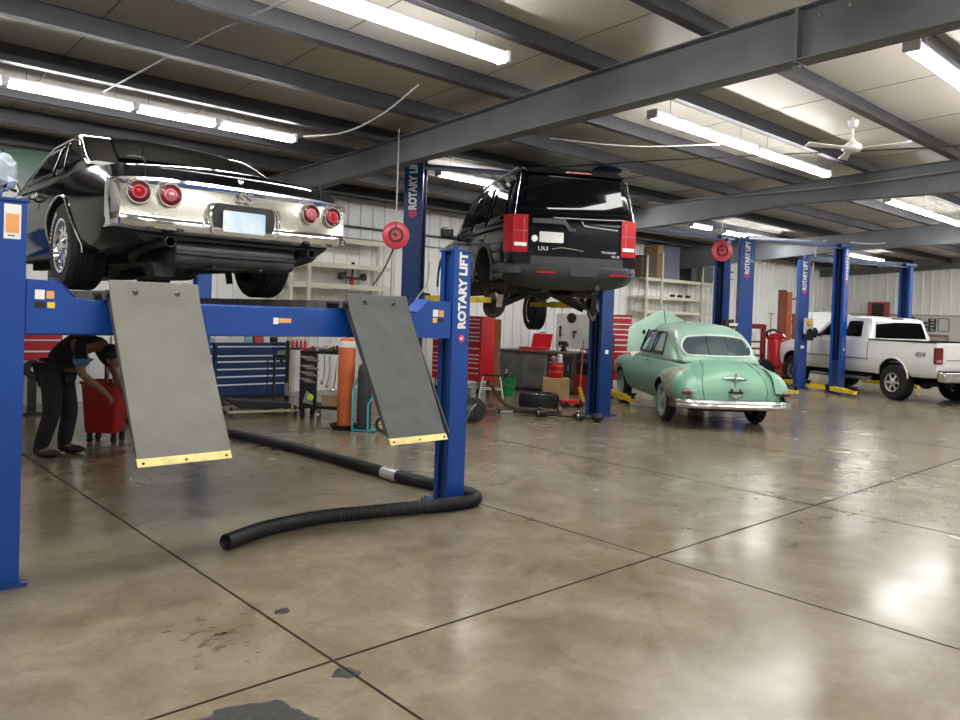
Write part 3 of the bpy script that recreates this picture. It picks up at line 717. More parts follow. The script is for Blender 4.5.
# ---------------- dark four wheel drive on the two-post lift
def suv():
    th = math.radians(27.5)
    t = thing('four_wheel_drive', 'black boxy four wheel drive with red tail lights, raised high on the two post lift', 'car', (8.006, 6.892, 1.76), -th)
    L = 4.7
    c = Car(L, zr=[(0, .50), (.3, .46), (.8, .40), (4, .40), (4.7, .45)], wr=[(0, .82), (.3, .9), (4.3, .9), (4.7, .8)], zm=[(0, .8), (5, .8)],
            wm=[(0, .90), (.12, .945), (.8, .955), (4, .95), (4.5, .9), (4.7, .80)], zb=[(0, 1.14), (3.3, 1.16), (4.3, 1.10), (4.7, 1.0)],
            wb=[(0, .885), (.12, .92), (1, .93), (4, .92), (4.4, .88), (4.7, .78)], zc=[(0, 1.16), (3.3, 1.2), (4.2, 1.16), (4.7, 1.02)], shoulder=.05)
    c.body(t, NAVYB, arches=[(1.22, .42, .47, .62), (3.98, .42, .45, .55)])
    tabs = ([(0, 1.13), (5, 1.15)], [(0, .885), (.3, .925), (3.4, .92)],
            [(0, 1.25), (.05, 1.50), (.10, 1.80), (.22, 1.90), (1.7, 1.93), (1.9, 1.885), (2.55, 1.86), (2.9, 1.76), (3.55, 1.18)],
            [(0, .86), (.1, .76), (.22, .745), (2.6, .73), (3.55, .84)], [(0, .0), (.2, .02), (2.5, .02), (3.55, .0)])
    roof, xf = green(t, 'roof', NAVYB, tabs, [0, .03, .06, .1, .15, .22]+[.3+.1*i for i in range(33)])
    for nm, p in (('rear_quarter_window', [(.22, 1.2), (1.15, 1.2), (1.15, 1.76), (.30, 1.76)]), ('rear_door_window', [(1.25, 1.2), (2.02, 1.2), (2.02, 1.76), (1.25, 1.76)]), ('front_door_window', [(2.12, 1.2), (3.22, 1.2), (2.78, 1.7), (2.12, 1.75)])):
        for sx in (-1, 1): side_panel(t, nm, GLASSD, round_poly(p, .05), xf, sx)
    # rear glass: asymmetric
    ft = H([(1.13, 0), (1.25, 0), (1.5, .05), (1.8, .10)])
    def rp(name, m, poly, th, off=.004):
        mb = MB(); mb.plate([(x, ft(z)-off, z) for x, z in poly], (0, -th, 0)); return mb.build(name, m, t, smooth=0)
    rg = MB(); rg.grid(lambda u, v: (lerp(-1, 1, u)*lerp(.74, .66, v), ft(lerp(1.17, 1.80, v))-.008, lerp(1.17, 1.80, v)), 6, 6, (0, -.006, 0)); rg.build('rear_window', GLASSD, t)
    mb = MB(); mb.prism([(-.62, 1.14), (-.62, 1.20), (-.16, 1.21), (-.06, 1.09), (.0, 1.09), (.0, 1.05), (-.1, 1.05), (-.17, 1.14)], 'y', -.035, .0); mb.build('tailgate_step', TRIMB, t, smooth=0)
    mb = MB(); mb.tube([(.08, -.025, 1.20), (.12, -.025, 1.13), (.62, -.02, 1.10)], .010, 6); mb.build('tailgate_moulding', GREYM, t)
    # roof lip spoiler, brake light
    mb = MB(); mb.prism([(.02, 1.83), (.25, 1.95), (.25, 1.90), (.07, 1.81)], 'x', -.70, .70); mb.build('roof_lip', NAVYB, t, smooth=0)
    mb = MB(); mb.box(-.16, .22, .015, .045, 1.845, 1.862); mb.build('brake_light', REDL, t, smooth=0)
    for sx in (-1, 1):
        mb = MB(); mb.tube([(sx*.68, .4, 1.93), (sx*.68, .5, 1.96), (sx*.67, 2.3, 1.94), (sx*.67, 2.4, 1.90)], .016, 8); mb.build('roof_rail', BLACK, t)
        mb = MB(); mb.tube([(sx*(.765), .07, z) if False else (sx*lerp(.875, .765, (z-1.2)/.62), lerp(-.005, .085, (z-1.2)/.62), z) for z in (1.22, 1.4, 1.6, 1.8)], .006, 6); mb.build('pillar_edge_strip', DULLCH, t)  # thin worn-chrome strip along each rear pillar edge
        # tail lamps wrap the corner
        mb = MB()
        def tf(u, v, sx=sx):
            z = lerp(.74, 1.24, v)
            if u < .6: return (sx*lerp(.68, .893, u/.6), -.028, z)
            return (sx*lerp(.893, .966, (u-.6)/.4), lerp(-.028, .14, (u-.6)/.4), z)
        mb.grid(tf, 10, 4, (0, .03, 0)); tl = mb.build('tail_light', REDL, t, smooth=50)
        mb = MB(); mb.box(min(sx*.70, sx*.87), max(sx*.70, sx*.87), -.040, -.028, .82, .865); mb.build('reverse_lamp', WHITE, tl, smooth=0)
        mb = MB(); mb.box(min(sx*.69, sx*.88), max(sx*.69, sx*.88), -.036, -.028, 1.02, 1.028); mb.build('lens_rib', PINKL, tl, smooth=0)
        mb = MB(); mb.tube([(sx*.74, -.034, .80), (sx*.74, -.034, 1.2)], .005, 6); mb.build('lens_edge', PINKL, tl)
    mb = MB(); mb.prism(rrect(-.52, -.18, .885, 1.025, .015), 'y', -.05, -.02); mb.build('licence_plate', PLATEG, t, smooth=0)
    mb = MB(); mb.lathe([(.045, 0), (.045, .01), (.0, .012)], (-.585, -.02, .93), (0, -1, 0), 18); mb.build('round_sticker', DECAL, t)
    text('LR3', .075, (-.46, -.024, .80), (1, 0, 0), (0, 0, 1), DULLCH, t, 'badge', .004, .01, width=1.3)
    text('DISCOVERY', .038, (.50, -.022, .79), (1, 0, 0), (0, 0, 1), DULLCH, t, 'badge', .004, .02, width=1.1)
    text('V8 SE', .045, (.60, -.022, .735), (1, 0, 0), (0, 0, 1), DULLCH, t, 'badge', .004, .02, width=1.1)
    mb = MB(); mb.tube([(-.33, -.024, .80), (-.2, -.028, .825), (-.05, -.028, .81), (.12, -.024, .79)], .008, 6); mb.build('handle_trim', DULLCH, t)
    # tailgate lower panel + bumper
    mb = MB(); mb.box(-.63, .72, -.018, .02, .585, .70); mb.build('tailgate_panel', TRIMB, t, bevel=.006)
    mb = MB(); pr = [(.10, .60), (-.06, .59), (-.09, .56), (-.09, .46), (-.04, .36), (.05, .27), (.25, .26)]
    n = 24; R = []
    for i in range(n+1):
        x = lerp(-.95, .95, i/n); k = .16*(abs(x)/.95)**6
        R.append([mb.bm.verts.new((x, y+k, z+(.14 if z < .4 else 0)*(abs(x)/.95)**4)) for y, z in pr])
    for A, B in zip(R, R[1:]):
        for j in range(len(pr)-1): mb._f([A[j], B[j], B[j+1], A[j+1]])
    for E, sx in ((R[0], -1), (R[-1], 1)):
        q = [mb.bm.verts.new((sx*.962, .78, v.co.z+(.0 if j < 4 else .04))) for j, v in enumerate(E)]
        for j in range(len(pr)-1): mb._f([E[j], E[j+1], q[j+1], q[j]])
    o = mb.build('rear_bumper', TRIMB, t, smooth=40); so = o.modifiers.new('s', 'SOLIDIFY'); so.thickness = .012
    for x in (-.43, .62):
        mb = MB(); mb.box(x-.13, x+.13, -.098, -.085, .465, .495); mb.build('reflector', REDL, o, smooth=0)
    for x in (-.7, -.18, .25, .8):
        mb = MB(); mb.lathe([(.022, 0), (.02, .006), (0, .008)], (x, -.088, .50), (0, -1, 0), 12); mb.build('parking_sensor', BLACK, o)
    mb = MB(); mb.box(-.08, .3, -.096, -.088, .44, .53); mb.build('tow_cover', TRIMB, o, bevel=.004)
    # arch flares
    for sx in (-1, 1):
        for yy, r in ((1.22, .475), (3.98, .455)):
            mb = MB(); pts = [(sx*(.955+.012), yy+r*math.cos(a), .42+r*math.sin(a)) for a in [math.radians(-5+190*k/24) for k in range(25)]]
            for a, b in zip(pts, pts[1:]):
                def sc(p, k): return (p[0], yy+(p[1]-yy)*k, .42+(p[2]-.42)*k)
                mb.plate([a, b, sc(b, 1.16), sc(a, 1.16)], (-sx*.025, 0, 0))
            mb.build('arch_flare', TRIMB, t, smooth=40)
        mb = MB(); mb.box(min(sx*.90, sx*.97), max(sx*.90, sx*.97), 1.78, 3.42, .40, .48); mb.build('sill_guard', TRIMB, t, bevel=.01)
        c.strip(t, 'door_seam', BLACK, [(1.2, 1.12), (1.25, .95)], .01, .003, sx); c.strip(t, 'door_seam', BLACK, [(2.07, z) for z in (.45, .7, .9, 1.12)], .01, .003, sx); c.strip(t, 'door_seam', BLACK, [(3.25, z) for z in (.45, .7, .9, 1.12)], .01, .003, sx)
        for yy in (1.35, 2.2):
            mb = MB(); x = sx*(.965); mb.box(min(x, x-sx*.03), max(x, x-sx*.03), yy, yy+.16, .99, 1.02); mb.build('door_handle', TRIMB, t, bevel=.005)
        mb = MB(); mb.box(min(sx*.98, sx*1.20), max(sx*.98, sx*1.20), 3.10, 3.22, 1.17, 1.36); mb.cyl((sx*.9, 3.2, 1.19), (sx*1.05, 3.17, 1.2), .035); mb.build('door_mirror', BLACK, t, bevel=.04)
    mb = MB(); mb.box(-.6, .6, .35, 4.2, .30, .42); mb.box(-.42, -.32, .1, 4.4, .22, .36); mb.box(.32, .42, .1, 4.4, .22, .36); mb.build('chassis', UNDER, t, smooth=0)
    mb = MB(); mb.lathe([(.02, -.12), (.12, -.1), (.14, 0), (.12, .1), (.02, .12)], (0, 1.22, .26), (0, 1, 0), 14); mb.build('differential', DARKM, t)
    mb = MB(); mb.tube(catmull([(.35, -.02, .30), (.35, .3, .28), (.3, .9, .22), (.2, 1.6, .26), (.2, 3.4, .26)], 5), .04, 10); mb.lathe([(.02, 0), (.11, .03), (.11, .4), (.02, .43)], (.36, .25, .27), (0, 1, 0), 14); mb.build('exhaust', DARKM, t)
    # rear corners: hubs hanging without wheels
    for sx in (-1, 1):
        mb = MB(); mb.tube([(sx*.15, 1.22, .24), (sx*.45, 1.2, .16), (sx*.75, 1.2, .06)], .05, 8); mb.tube([(sx*.2, .95, .26), (sx*.7, 1.1, .02)], .035, 8); mb.tube([(sx*.2, 1.55, .26), (sx*.7, 1.3, .0)], .035, 8); mb.tube([(sx*.62, 1.15, .05), (sx*.55, 1.05, .7)], .04, 10)
        arm = mb.build('suspension_arm', DARKM, t)
        mb = MB(); mb.lathe([(.0, -.05), (.19, -.02), (.19, .0), (.12, .01), (.1, .05), (.07, .06), (.065, .1), (0, .1)], (sx*.78, 1.16, .03), (sx*.8, -.75, .2), 24); mb.build('brake_rotor', DARKM, arm)
        mb = MB(); mb.obox((sx*.74, 1.05, .12), (.09, .12, .2), rotm(0, .4)); mb.cyl((sx*.66, 1.1, .1), (sx*.6, .9, .2), .02); mb.build('brake_caliper', DULLCH if sx < 0 else DARKM, arm)
    # front wheels hang lower
    for sx in (-1, 1):
        w = wheel(t, sx*.83, 3.98, .37, .25, .62, 'spoke', DULLCH, n=7); w.location = (0, 0, -.37)
    return t
suv()

# ---------------- faded green forties-fifties sedan on the floor
def sedan():
    th = math.radians(39.8)
    t = thing('vintage_sedan', 'faded mint green vintage two door sedan with worn chrome bumper standing on the floor', 'car', (10.69, 5.89, 0), -th)
    L = 4.62
    c = Car(L, zr=[(0, .36), (.2, .36), (.6, .33), (4, .33), (4.62, .40)], wr=[(.05, .60), (.15, .70), (.5, .76), (3.4, .78), (4.62, .5)], zm=[(0, .62), (5, .62)],
            wm=[(.05, .62), (.07, .70), (.14, .77), (.3, .82), (.7, .85), (1.4, .86), (3.2, .86), (4.35, .85), (4.55, .80), (4.69, .60)],
            zb=[(.05, .50), (.07, .60), (.12, .70), (.22, .80), (.4, .89), (.7, .96), (1.1, 1.01), (1.6, 1.03), (3.2, 1.02), (3.9, .96), (4.4, .86), (4.62, .70)],
            wb=[(.05, .56), (.1, .64), (.25, .70), (.6, .74), (1.2, .77), (3, .75), (4, .62), (4.62, .40)],
            zc=[(.05, .54), (.07, .68), (.12, .81), (.22, .92), (.4, 1.01), (.7, 1.07), (1.2, 1.12), (3.1, 1.10), (3.8, 1.06), (4.4, .95), (4.62, .75)], y0=.06, shoulder=.14)
    c.body(t, MINT, arches=[(1.12, .36, .37, .62), (4.05, .36, .40, .5)], ys=[.06+.56*(i/24)**1.8 for i in range(25)]+[.65+.06*i for i in range(67)])
    # roof
    tabs = ([(0, 1.03), (5, 1.03)], [(.72, .62), (1.1, .73), (1.5, .75), (3.1, .73), (3.3, .68)],
            [(.72, 1.03), (.80, 1.10), (.95, 1.26), (1.15, 1.42), (1.45, 1.54), (1.9, 1.60), (2.4, 1.605), (2.75, 1.55), (3.0, 1.40), (3.3, 1.08)],
            [(.72, .58), (.95, .64), (1.2, .64), (1.6, .63), (2.6, .62), (3.0, .60), (3.3, .64)], [(.8, .01), (1.5, .04), (2.6, .04), (3.3, .01)])
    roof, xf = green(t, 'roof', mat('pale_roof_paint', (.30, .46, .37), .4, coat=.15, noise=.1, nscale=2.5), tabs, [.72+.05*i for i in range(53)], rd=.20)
    # openings: the windows are see-through glass set in dark/white frames
    for nm, p in (('rear_side_window', [(1.42, 1.08), (2.02, 1.08), (2.02, 1.46), (1.62, 1.45)]), ('front_side_window', [(2.14, 1.08), (2.98, 1.08), (2.80, 1.40), (2.66, 1.46), (2.14, 1.47)])):
        for sx in (-1, 1):
            q = round_poly(p, .06)
            side_panel(t, nm, mat('sedan_side_glass', (.21, .30, .26), .08, coat=.5, spec=.6), q, xf, sx, off=.006)
            mb = MB(); pts = [(sx*(xf(y, z)+.012), y, z) for y, z in q]; mb.tube(pts+[pts[0]], .012 if sx < 0 else .01, 6); mb.build('window_frame', BLACK, t)
    zr_ = H([(1.07, .80), (1.22, .95), (1.39, 1.15), (1.53, 1.45)])
    tr = caster(roof)
    def rw(u, v, g=0):
        a_, b_ = 2*u-1, 2*v-1; x = a_*math.sqrt(1-.26*b_*b_)*.60*lerp(1, .90, v); z = 1.265+.165*b_*math.sqrt(1-.30*a_*a_)-.02*(x/.6)**2
        return (x, tr(x, z)-.008-g, z)
    RG = mat('sedan_rear_glass', (.05, .075, .08), .06, coat=.6, spec=.6)
    mb = MB(); mb.grid(lambda u, v: rw(u, v), 14, 6, (0, -.006, 0)); mb.build('rear_window', RG, t, smooth=50)
    rim = [rw(k/14, 0, .008) for k in range(15)]+[rw(1, k/6, .008) for k in range(1, 7)]+[rw(1-k/14, 1, .008) for k in range(1, 15)]+[rw(0, 1-k/6, .008) for k in range(1, 6)]
    mb = MB(); mb.tube(rim+[rim[0]], .017, 8); mb.build('rear_window_surround', mat('pale_rubber', (.6, .65, .6), .5), t)
    mb = MB()
    for u in (.36, .66): MB().tube([rw(u, k/4, .008) for k in range(5)], .010, 6).build('window_divider', BLACK, t)
    mb.bm.free()
    # windshield visor / dark front edge
    for sx in (-1, 1): MB().tube([(sx*.64, 3.26, 1.08), (sx*.61, 3.02, 1.34), (sx*.60, 2.86, 1.47)], .022, 8).build('windshield_frame', BLACK, t)
    mb = MB(); mb.ball((-.68, 2.93, 1.42), .05, 10, sc=(.7, .5, 1)); mb.build('door_mirror', BLACK, t)
    # rear fenders: separate bulges
    for sx in (-1, 1):
        def ff(u, v, sx=sx):
            # u along the fender, v round it
            y = lerp(.02, 1.75, u); prof = math.sin(PI*min(1, (u*1.02+.03)))**.45
            hgt = H([(0, .60), (.06, .80), (.25, .93), (.5, .95), (.8, .88), (1, .72)])(u); a = lerp(-PI*.5, PI*.5, v)
            cz = lerp(.40, .52, 1-u) if False else .45; r = H([(0, .10), (.06, .19), (.25, .245), (.6, .225), (.9, .19), (1, .16)])(u)
            z = lerp(.34, hgt, (math.sin(a)+1)/2); x = .60+(r+.065)*math.cos(a)
            return (sx*x, y, z)
        mb = MB(); mb.grid(ff, 26, 14); o = mb.build('rear_fender', [PRIMER if sx < 0 else MINT, UNDER], t, smooth=60)
        if sx < 0:
            # primer only over the back of the near fender
            o.data.materials.append(MINT)
            for f in o.data.polygons:
                q = sum((o.data.vertices[i].co for i in f.vertices), V(0, 0, 0))/len(f.vertices)
                if not (.33 < q.y < .95 and .45 < q.z < .97): f.material_index = 2
        cts = MB(); cts.lathe([(.37, 0), (.37, .6)], (sx*1.2, 1.12, .36), (-sx, 0, 0), 36); q = cts.build('cutter', UNDER, t, smooth=0)
        so = o.modifiers.new('s', 'SOLIDIFY'); so.thickness = .01; so.offset = -1
        b = o.modifiers.new('b', 'BOOLEAN'); b.object = q; b.operation = 'DIFFERENCE'; b.solver = 'EXACT'; bake(o, [q]); o.name = 'rear_fender'
        for f in o.data.polygons: f.use_smooth = True
        o.data.set_sharp_from_angle(angle=.7)
        # front fender bulge
        def gf(u, v, sx=sx):
            y = lerp(2.9, 4.80, u); hgt = H([(0, .80), (.25, .90), (.6, .95), (.85, .90), (1, .70)])(u); a = lerp(-PI*.5, PI*.5, v)
            r = H([(0, .03), (.3, .12), (.65, .19), (.9, .16), (1, .06)])(u); return (sx*(.70+r*math.cos(a)), y, lerp(.42, hgt, (math.sin(a)+1)/2))
        mb = MB(); mb.grid(gf, 22, 12); o = mb.build('front_fender', [MINT, UNDER], t, smooth=60)
        cts = MB(); cts.lathe([(.40, 0), (.40, .6)], (sx*1.2, 4.05, .36), (-sx, 0, 0), 36); q = cts.build('cutter', UNDER, t, smooth=0)
        so = o.modifiers.new('s', 'SOLIDIFY'); so.thickness = .01; so.offset = -1
        b = o.modifiers.new('b', 'BOOLEAN'); b.object = q; b.operation = 'DIFFERENCE'; b.solver = 'EXACT'; bake(o, [q]); o.name = 'front_fender'
        for f in o.data.polygons: f.use_smooth = True
        o.data.set_sharp_from_angle(angle=.7)
        # tail lamps
        mb = MB(); mb.box(min(sx*.70, sx*.82), max(sx*.70, sx*.82), -.012, .10, .555, .60); tl = mb.build('tail_light', REDD, t, bevel=.012)
        mb = MB(); mb.prism([(sx*.69, .60), (sx*.83, .60), (sx*.79, .635), (sx*.73, .635)], 'y', -.02, .10); mb.build('lamp_hood', DULLCH, tl)
    # trunk lid lines, handle, plate lamp, ornament
    def ysurf(x, z):   # rear surface of the body at (x,z)
        y = .06
        while y < 1.2 and not (c.zc(y)-(c.zc(y)-c.zb(y))*min(1, abs(x)/max(.05, c.wb(y)-.14))**2 >= z): y += .005
        return y
    pts = [(-.50, .46), (-.50, .60), (-.49, .75), (-.44, .88), (-.38, .98), (-.34, 1.05)]
    for sx in (-1, 1):
        mb = MB(); mb.tube([(sx*-x, ysurf(x, z)-.004, z) for x, z in [(-.47, .46)]+pts[1:]], .006, 6); mb.build('trunk_seam', mat('dark_seam', (.05, .09, .07), .7), t)
    mb = MB(); mb.tube([(x, .054, .455) for x in (-.47, 0, .47)], .006, 6); mb.build('trunk_seam', mat('dark_seam', (.05, .09, .07), .7), t)
    y0 = ysurf(0, .80)
    mb = MB(); mb.ball((0, y0-.02, .80), .19, 16, sc=(1, .12, .13)); em = mb.build('trunk_handle', DULLCH, t, smooth=60)
    mb = MB(); mb.tube([(0, y0-.05, .86), (0, y0-.05, .80), (0, y0-.03, .66)], .014, 8); mb.ball((0, y0-.05, .86), .02, 8); mb.build('handle_ornament', DULLCH, em)
    mb = MB(); mb.box(-.11, .11, .03, .055, .585, .61); mb.box(-.075, -.055, .03, .05, .60, .65); mb.box(.055, .075, .03, .05, .60, .65); mb.build('plate_bracket', DARKM, t)
    mb = MB(); mb.prism([(-.11, .56), (.11, .56), (.05, .53), (0, .50), (-.05, .53)], 'y', .035, .055); mb.build('crest', DULLCH, t)
    mb = MB(); mb.ball((.52, .115, .46), .09, 12, sc=(1, .12, .35)); mb.build('rust_patch', mat('rust', (.17, .09, .05), .8, noise=.4, nscale=20), t)
    # bumper
    mb = MB(); n = 30; R = []; pr = [(.03, .345), (-.02, .35), (-.045, .37), (-.05, .40), (-.038, .42), (-.05, .44), (-.035, .48), (.03, .49)]
    for i in range(n+1):
        x = lerp(-.90, .90, i/n); k = .22*(abs(x)/.9)**4
        R.append([mb.bm.verts.new((x, -.10+dy+k, z)) for dy, z in pr])
    for A, B in zip(R, R[1:]):
        for j in range(len(pr)-1): mb._f([A[j], B[j], B[j+1], A[j+1]])
    for E, sx in ((R[0], -1), (R[-1], 1)):
        q = [mb.bm.verts.new((sx*.925, v.co.y+.28, v.co.z)) for v in E]
        for j in range(len(pr)-1): mb._f([E[j], E[j+1], q[j+1], q[j]])
    o = mb.build('rear_bumper', DULLCH, t, smooth=40); so = o.modifiers.new('s', 'SOLIDIFY'); so.thickness = .008
    for x in (-.4, .34): MB().box(x, x+.06, -.08, .3, .38, .44).build('bumper_bracket', DARKM, t)
    # doors
    SEAM = mat('dark_seam', (.05, .09, .07), .7)
    for sx in (-1, 1):
        c.strip(t, 'door_seam', SEAM, [(2.08, z) for z in (.36, .5, .7, .9, 1.0)], .010, .003, sx)
        c.strip(t, 'waist_moulding', SEAM, [(y, 1.005) for y in (1.3, 1.8, 2.4, 2.9, 3.2)], .010, .004, sx)
        mb = MB(); x = sx*(c.xat(2.3, .93)+.02); mb.tube([(x-sx*.02, 2.2, .94), (x+sx*.015, 2.22, .94), (x+sx*.015, 2.36, .94)], .011, 8); mb.build('door_handle', DULLCH, t)
    # primer patch on the quarter
    q = [(1.05, .985), (1.45, .99), (1.5, .955), (1.15, .92)]
    WWALL = mat('aged_whitewall', (.30, .33, .29), .7, noise=.3, nscale=15)
    for y in (1.12, 4.05):
        for sx in (-1, 1): wheel(t, sx*.745, y, .345, .17, .62, 'cap', mat('painted_wheel', (.25, .33, .27), .45, noise=.3), wall=WWALL)
    mb = MB(); mb.box(-.5, .5, .6, 4.4, .24, .34); mb.cyl((-.7, 1.12, .34), (.7, 1.12, .34), .04); mb.build('chassis', UNDER, t, smooth=0)
    # hood standing open: domed alligator hood
    def hd(u, v):
        x = lerp(-1, 1, u); w = lerp(.80, .66, v)*(1 if v < .7 else lerp(1, .45, ((v-.7)/.3)**1.5)); z = 1.02+v*.74; y = 3.36+v*.45
        b = .20*(1-abs(x)**2.2)
        return (x*w-.10, y-b*.35-.06, z+b*.85*(.35+.65*v)-.08*v)
    mb = MB(); mb.grid(hd, 12, 10, (0, .02, 0)); mb.build('hood', [MINTL], t, smooth=60, label='pale mint raised hood')
    mb = MB(); mb.tube([hd(.5, v/8) for v in range(9)], .008, 6); mb.build('hood_seam', mat('dark_seam', (.05, .09, .07), .7), t)
    return t
sedan()

# ---------------- white pickup
def pickup():
    th = math.radians(28.2)
    t = thing('pickup_truck', 'white extended cab pickup truck with its hood open near the right wall', 'truck', (19.25, 5.1, 0), -th)
    L = 5.5
    c = Car(L, zr=[(0, .60), (.5, .58), (5, .56), (5.5, .6)], wr=[(0, .90), (5.2, .92), (5.5, .85)], zm=[(0, .95), (6, .95)],
            wm=[(0, .955), (.3, .97), (5.0, .98), (5.3, .94), (5.5, .86)], zb=[(0, 1.36), (2, 1.36), (3.9, 1.34), (4.9, 1.26), (5.5, 1.14)],
            wb=[(0, .93), (2, .95), (4.9, .92), (5.5, .84)], zc=[(0, 1.37), (3.9, 1.38), (4.9, 1.32), (5.5, 1.16)], shoulder=.05)
    cut = MB(); cut.box(-.78, .78, .08, 1.98, .85, 1.6); q = cut.build('cutter', [TWHITE, BLACK], t, smooth=0)
    for f in q.data.polygons: f.material_index = 1
    cut = MB(); cut.box(-.76, .76, 4.0, 5.3, 1.0, 1.6); q2 = cut.build('cutter', [TWHITE, UNDER], t, smooth=0)
    for f in q2.data.polygons: f.material_index = 1
    c.body(t, TWHITE, arches=[(1.2, .50, .47, .62), (4.78, .50, .46, .5)], dy=.1, extra_cut=[q, q2])
    tabs = ([(0, 1.35), (6, 1.35)], [(2, .90), (4.2, .93)], [(2.02, 1.38), (2.07, 1.6), (2.14, 1.84), (2.3, 1.90), (3.2, 1.92), (3.5, 1.86), (4.08, 1.40)],
            [(2.02, .88), (2.14, .75), (3.3, .74), (4.08, .86)], [(2, 0), (2.2, .015), (3.3, .02), (4.1, 0)])
    roof, xf = green(t, 'cab', TWHITE, tabs, [2.02, 2.04, 2.07, 2.1, 2.14, 2.2]+[2.3+.1*i for i in range(18)]+[4.08])
    for nm, p in (('rear_side_window', [(2.30, 1.42), (2.86, 1.42), (2.86, 1.80), (2.38, 1.80)]), ('front_side_window', [(2.95, 1.42), (3.85, 1.42), (3.5, 1.74), (2.95, 1.80)])):
        for sx in (-1, 1): side_panel(t, nm, GLASSD, round_poly(p, .05), xf, sx)
    fy = H([(1.35, 2.02), (1.6, 2.07), (1.84, 2.14)])
    mb = MB(); mb.grid(lambda u, v: (lerp(-1, 1, u)*lerp(.74, .66, v), fy(lerp(1.40, 1.79, v))-.012, lerp(1.40, 1.79, v)), 4, 4, (0, -.006, 0)); mb.build('rear_window', GLASSD, t)
    mb = MB(); mb.box(-.16, .16, 2.13, 2.17, 1.865, 1.895); mb.build('brake_light', REDD, t, bevel=.006)
    mb = MB(); mb.grid(lambda u, v: (lerp(-1, 1, u)*lerp(.78, .66, v), lerp(4.02, 3.55, v)+.012, lerp(1.44, 1.83, v)), 4, 4, (0, .006, .004)); mb.build('windshield', GLASSD, t)
    for sx in (-1, 1):
        mb = MB(); mb.prism(rrect(0, .19, 0, .36, .03), 'y', -.015, .05); o = mb.build('tail_light', REDD, t, smooth=0); o.location = ((-.975 if sx < 0 else .785), 0, .90)
        mb = MB(); mb.box(.03, .16, -.025, -.014, .04, .10); mb.build('reverse_lamp', PINKL, o, smooth=0)
        mb = MB(); mb.box(min(sx*.80, sx*.955), max(sx*.80, sx*.955), .02, 2.0, 1.355, 1.385); mb.build('bed_rail', BLACK, t, bevel=.006)
        mb = MB(); mb.tube([(sx*.975, y, .90) for y in (2.0, 2.9, 4.2)], .018, 6); mb.build('side_moulding', GREYM, t)
        mb = MB(); mb.ball((sx*1.13, 3.72, 1.46), .12, 12, sc=(.9, .45, 1.15)); mb.cyl((sx*.9, 3.76, 1.4), (sx*1.08, 3.73, 1.42), .03); mb.build('door_mirror', BLACK, t)
        c.strip(t, 'door_seam', BLACK, [(2.9, z) for z in (.62, .9, 1.1, 1.32)], .012, .003, sx); c.strip(t, 'cab_gap', BLACK, [(2.0, z) for z in (.62, .9, 1.1, 1.32)], .02, .003, sx); c.strip(t, 'door_seam', BLACK, [(4.0, z) for z in (.62, .9, 1.1, 1.3)], .012, .003, sx)
        mb = MB(); x = sx*.985; mb.box(min(x, x-sx*.03), max(x, x-sx*.03), 2.98, 3.15, 1.14, 1.21); mb.build('door_handle', BLACK, t, bevel=.01)
        for yy, r in ((1.2, .475), (4.78, .465)):
            mb = MB(); mb.tube([(sx*.978, yy+r*math.cos(a), .5+r*math.sin(a)) for a in [math.radians(8+168*k/24) for k in range(25)]], .018, 8); mb.build('arch_lip', TWHITE, t)
        mb = MB(); mb.tube([(sx*.93, 1.9, .46), (sx*.95, 2.0, .42), (sx*.95, 4.0, .42)], .04, 8); mb.build('step_bar', GREYM, t)
    text('4X4', .15, (-.985, .42, 1.09), (0, -1, 0), (0, 0, 1), mat('badge_grey', (.2, .2, .22), .4), t, 'badge', .003, .02, shear=.3, width=1.1)
    mb = MB(); mb.prism([(-.90, .52), (.90, .52), (.94, .60), (.94, .74), (-.94, .74), (-.94, .60)], 'y', -.22, -.02); mb.build('rear_bumper', DULLCH, t, bevel=.02)
    mb = MB(); mb.box(-.92, .92, -.21, -.03, .74, .765); mb.build('bumper_step', BLACK, t, smooth=0)
    mb = MB(); mb.box(-.76, .76, -.012, .0, .80, 1.34); mb.build('tailgate', TWHITE, t, bevel=.01)
    mb = MB(); mb.box(-.70, -.30, -.02, -.01, .98, 1.0); mb.build('tailgate_badge', GREYM, t, smooth=0)
    mb = MB(); mb.box(-.45, -.33, .1, 5.2, .40, .56); mb.box(.33, .45, .1, 5.2, .40, .56); mb.cyl((-.8, 1.2, .42), (.8, 1.2, .42), .06); mb.ball((0, 1.2, .42), .17, 12); mb.cyl((-.55, .3, .45), (-.55, .8, .40), .06)
    mb.box(-.6, .6, 2.2, 4.6, .36, .56); mb.build('chassis', UNDER, t, smooth=20)
    for y in (1.2, 4.78):
        for sx in (-1, 1): wheel(t, sx*.83, y, .405, .28, .52, 'spoke', mat('alloy', (.6, .6, .6), .25, metal=.9), n=6)
    mb = MB(); mb.grid(lambda u, v: (lerp(-.78, .78, u), 4.1+.62*v, 1.40+.60*v+.04*math.sin(PI*u)), 6, 6, (0, .03, -.01)); mb.build('hood', TWHITE, t, label='white raised hood')
    mb = MB(); mb.tube([(-.78, 4.72, 2.0), (-.3, 4.75, 2.04), (.3, 4.75, 2.04), (.78, 4.72, 2.0)], .012, 6); mb.build('hood_edge_seal', BLACK, t)
    return t
pickup()
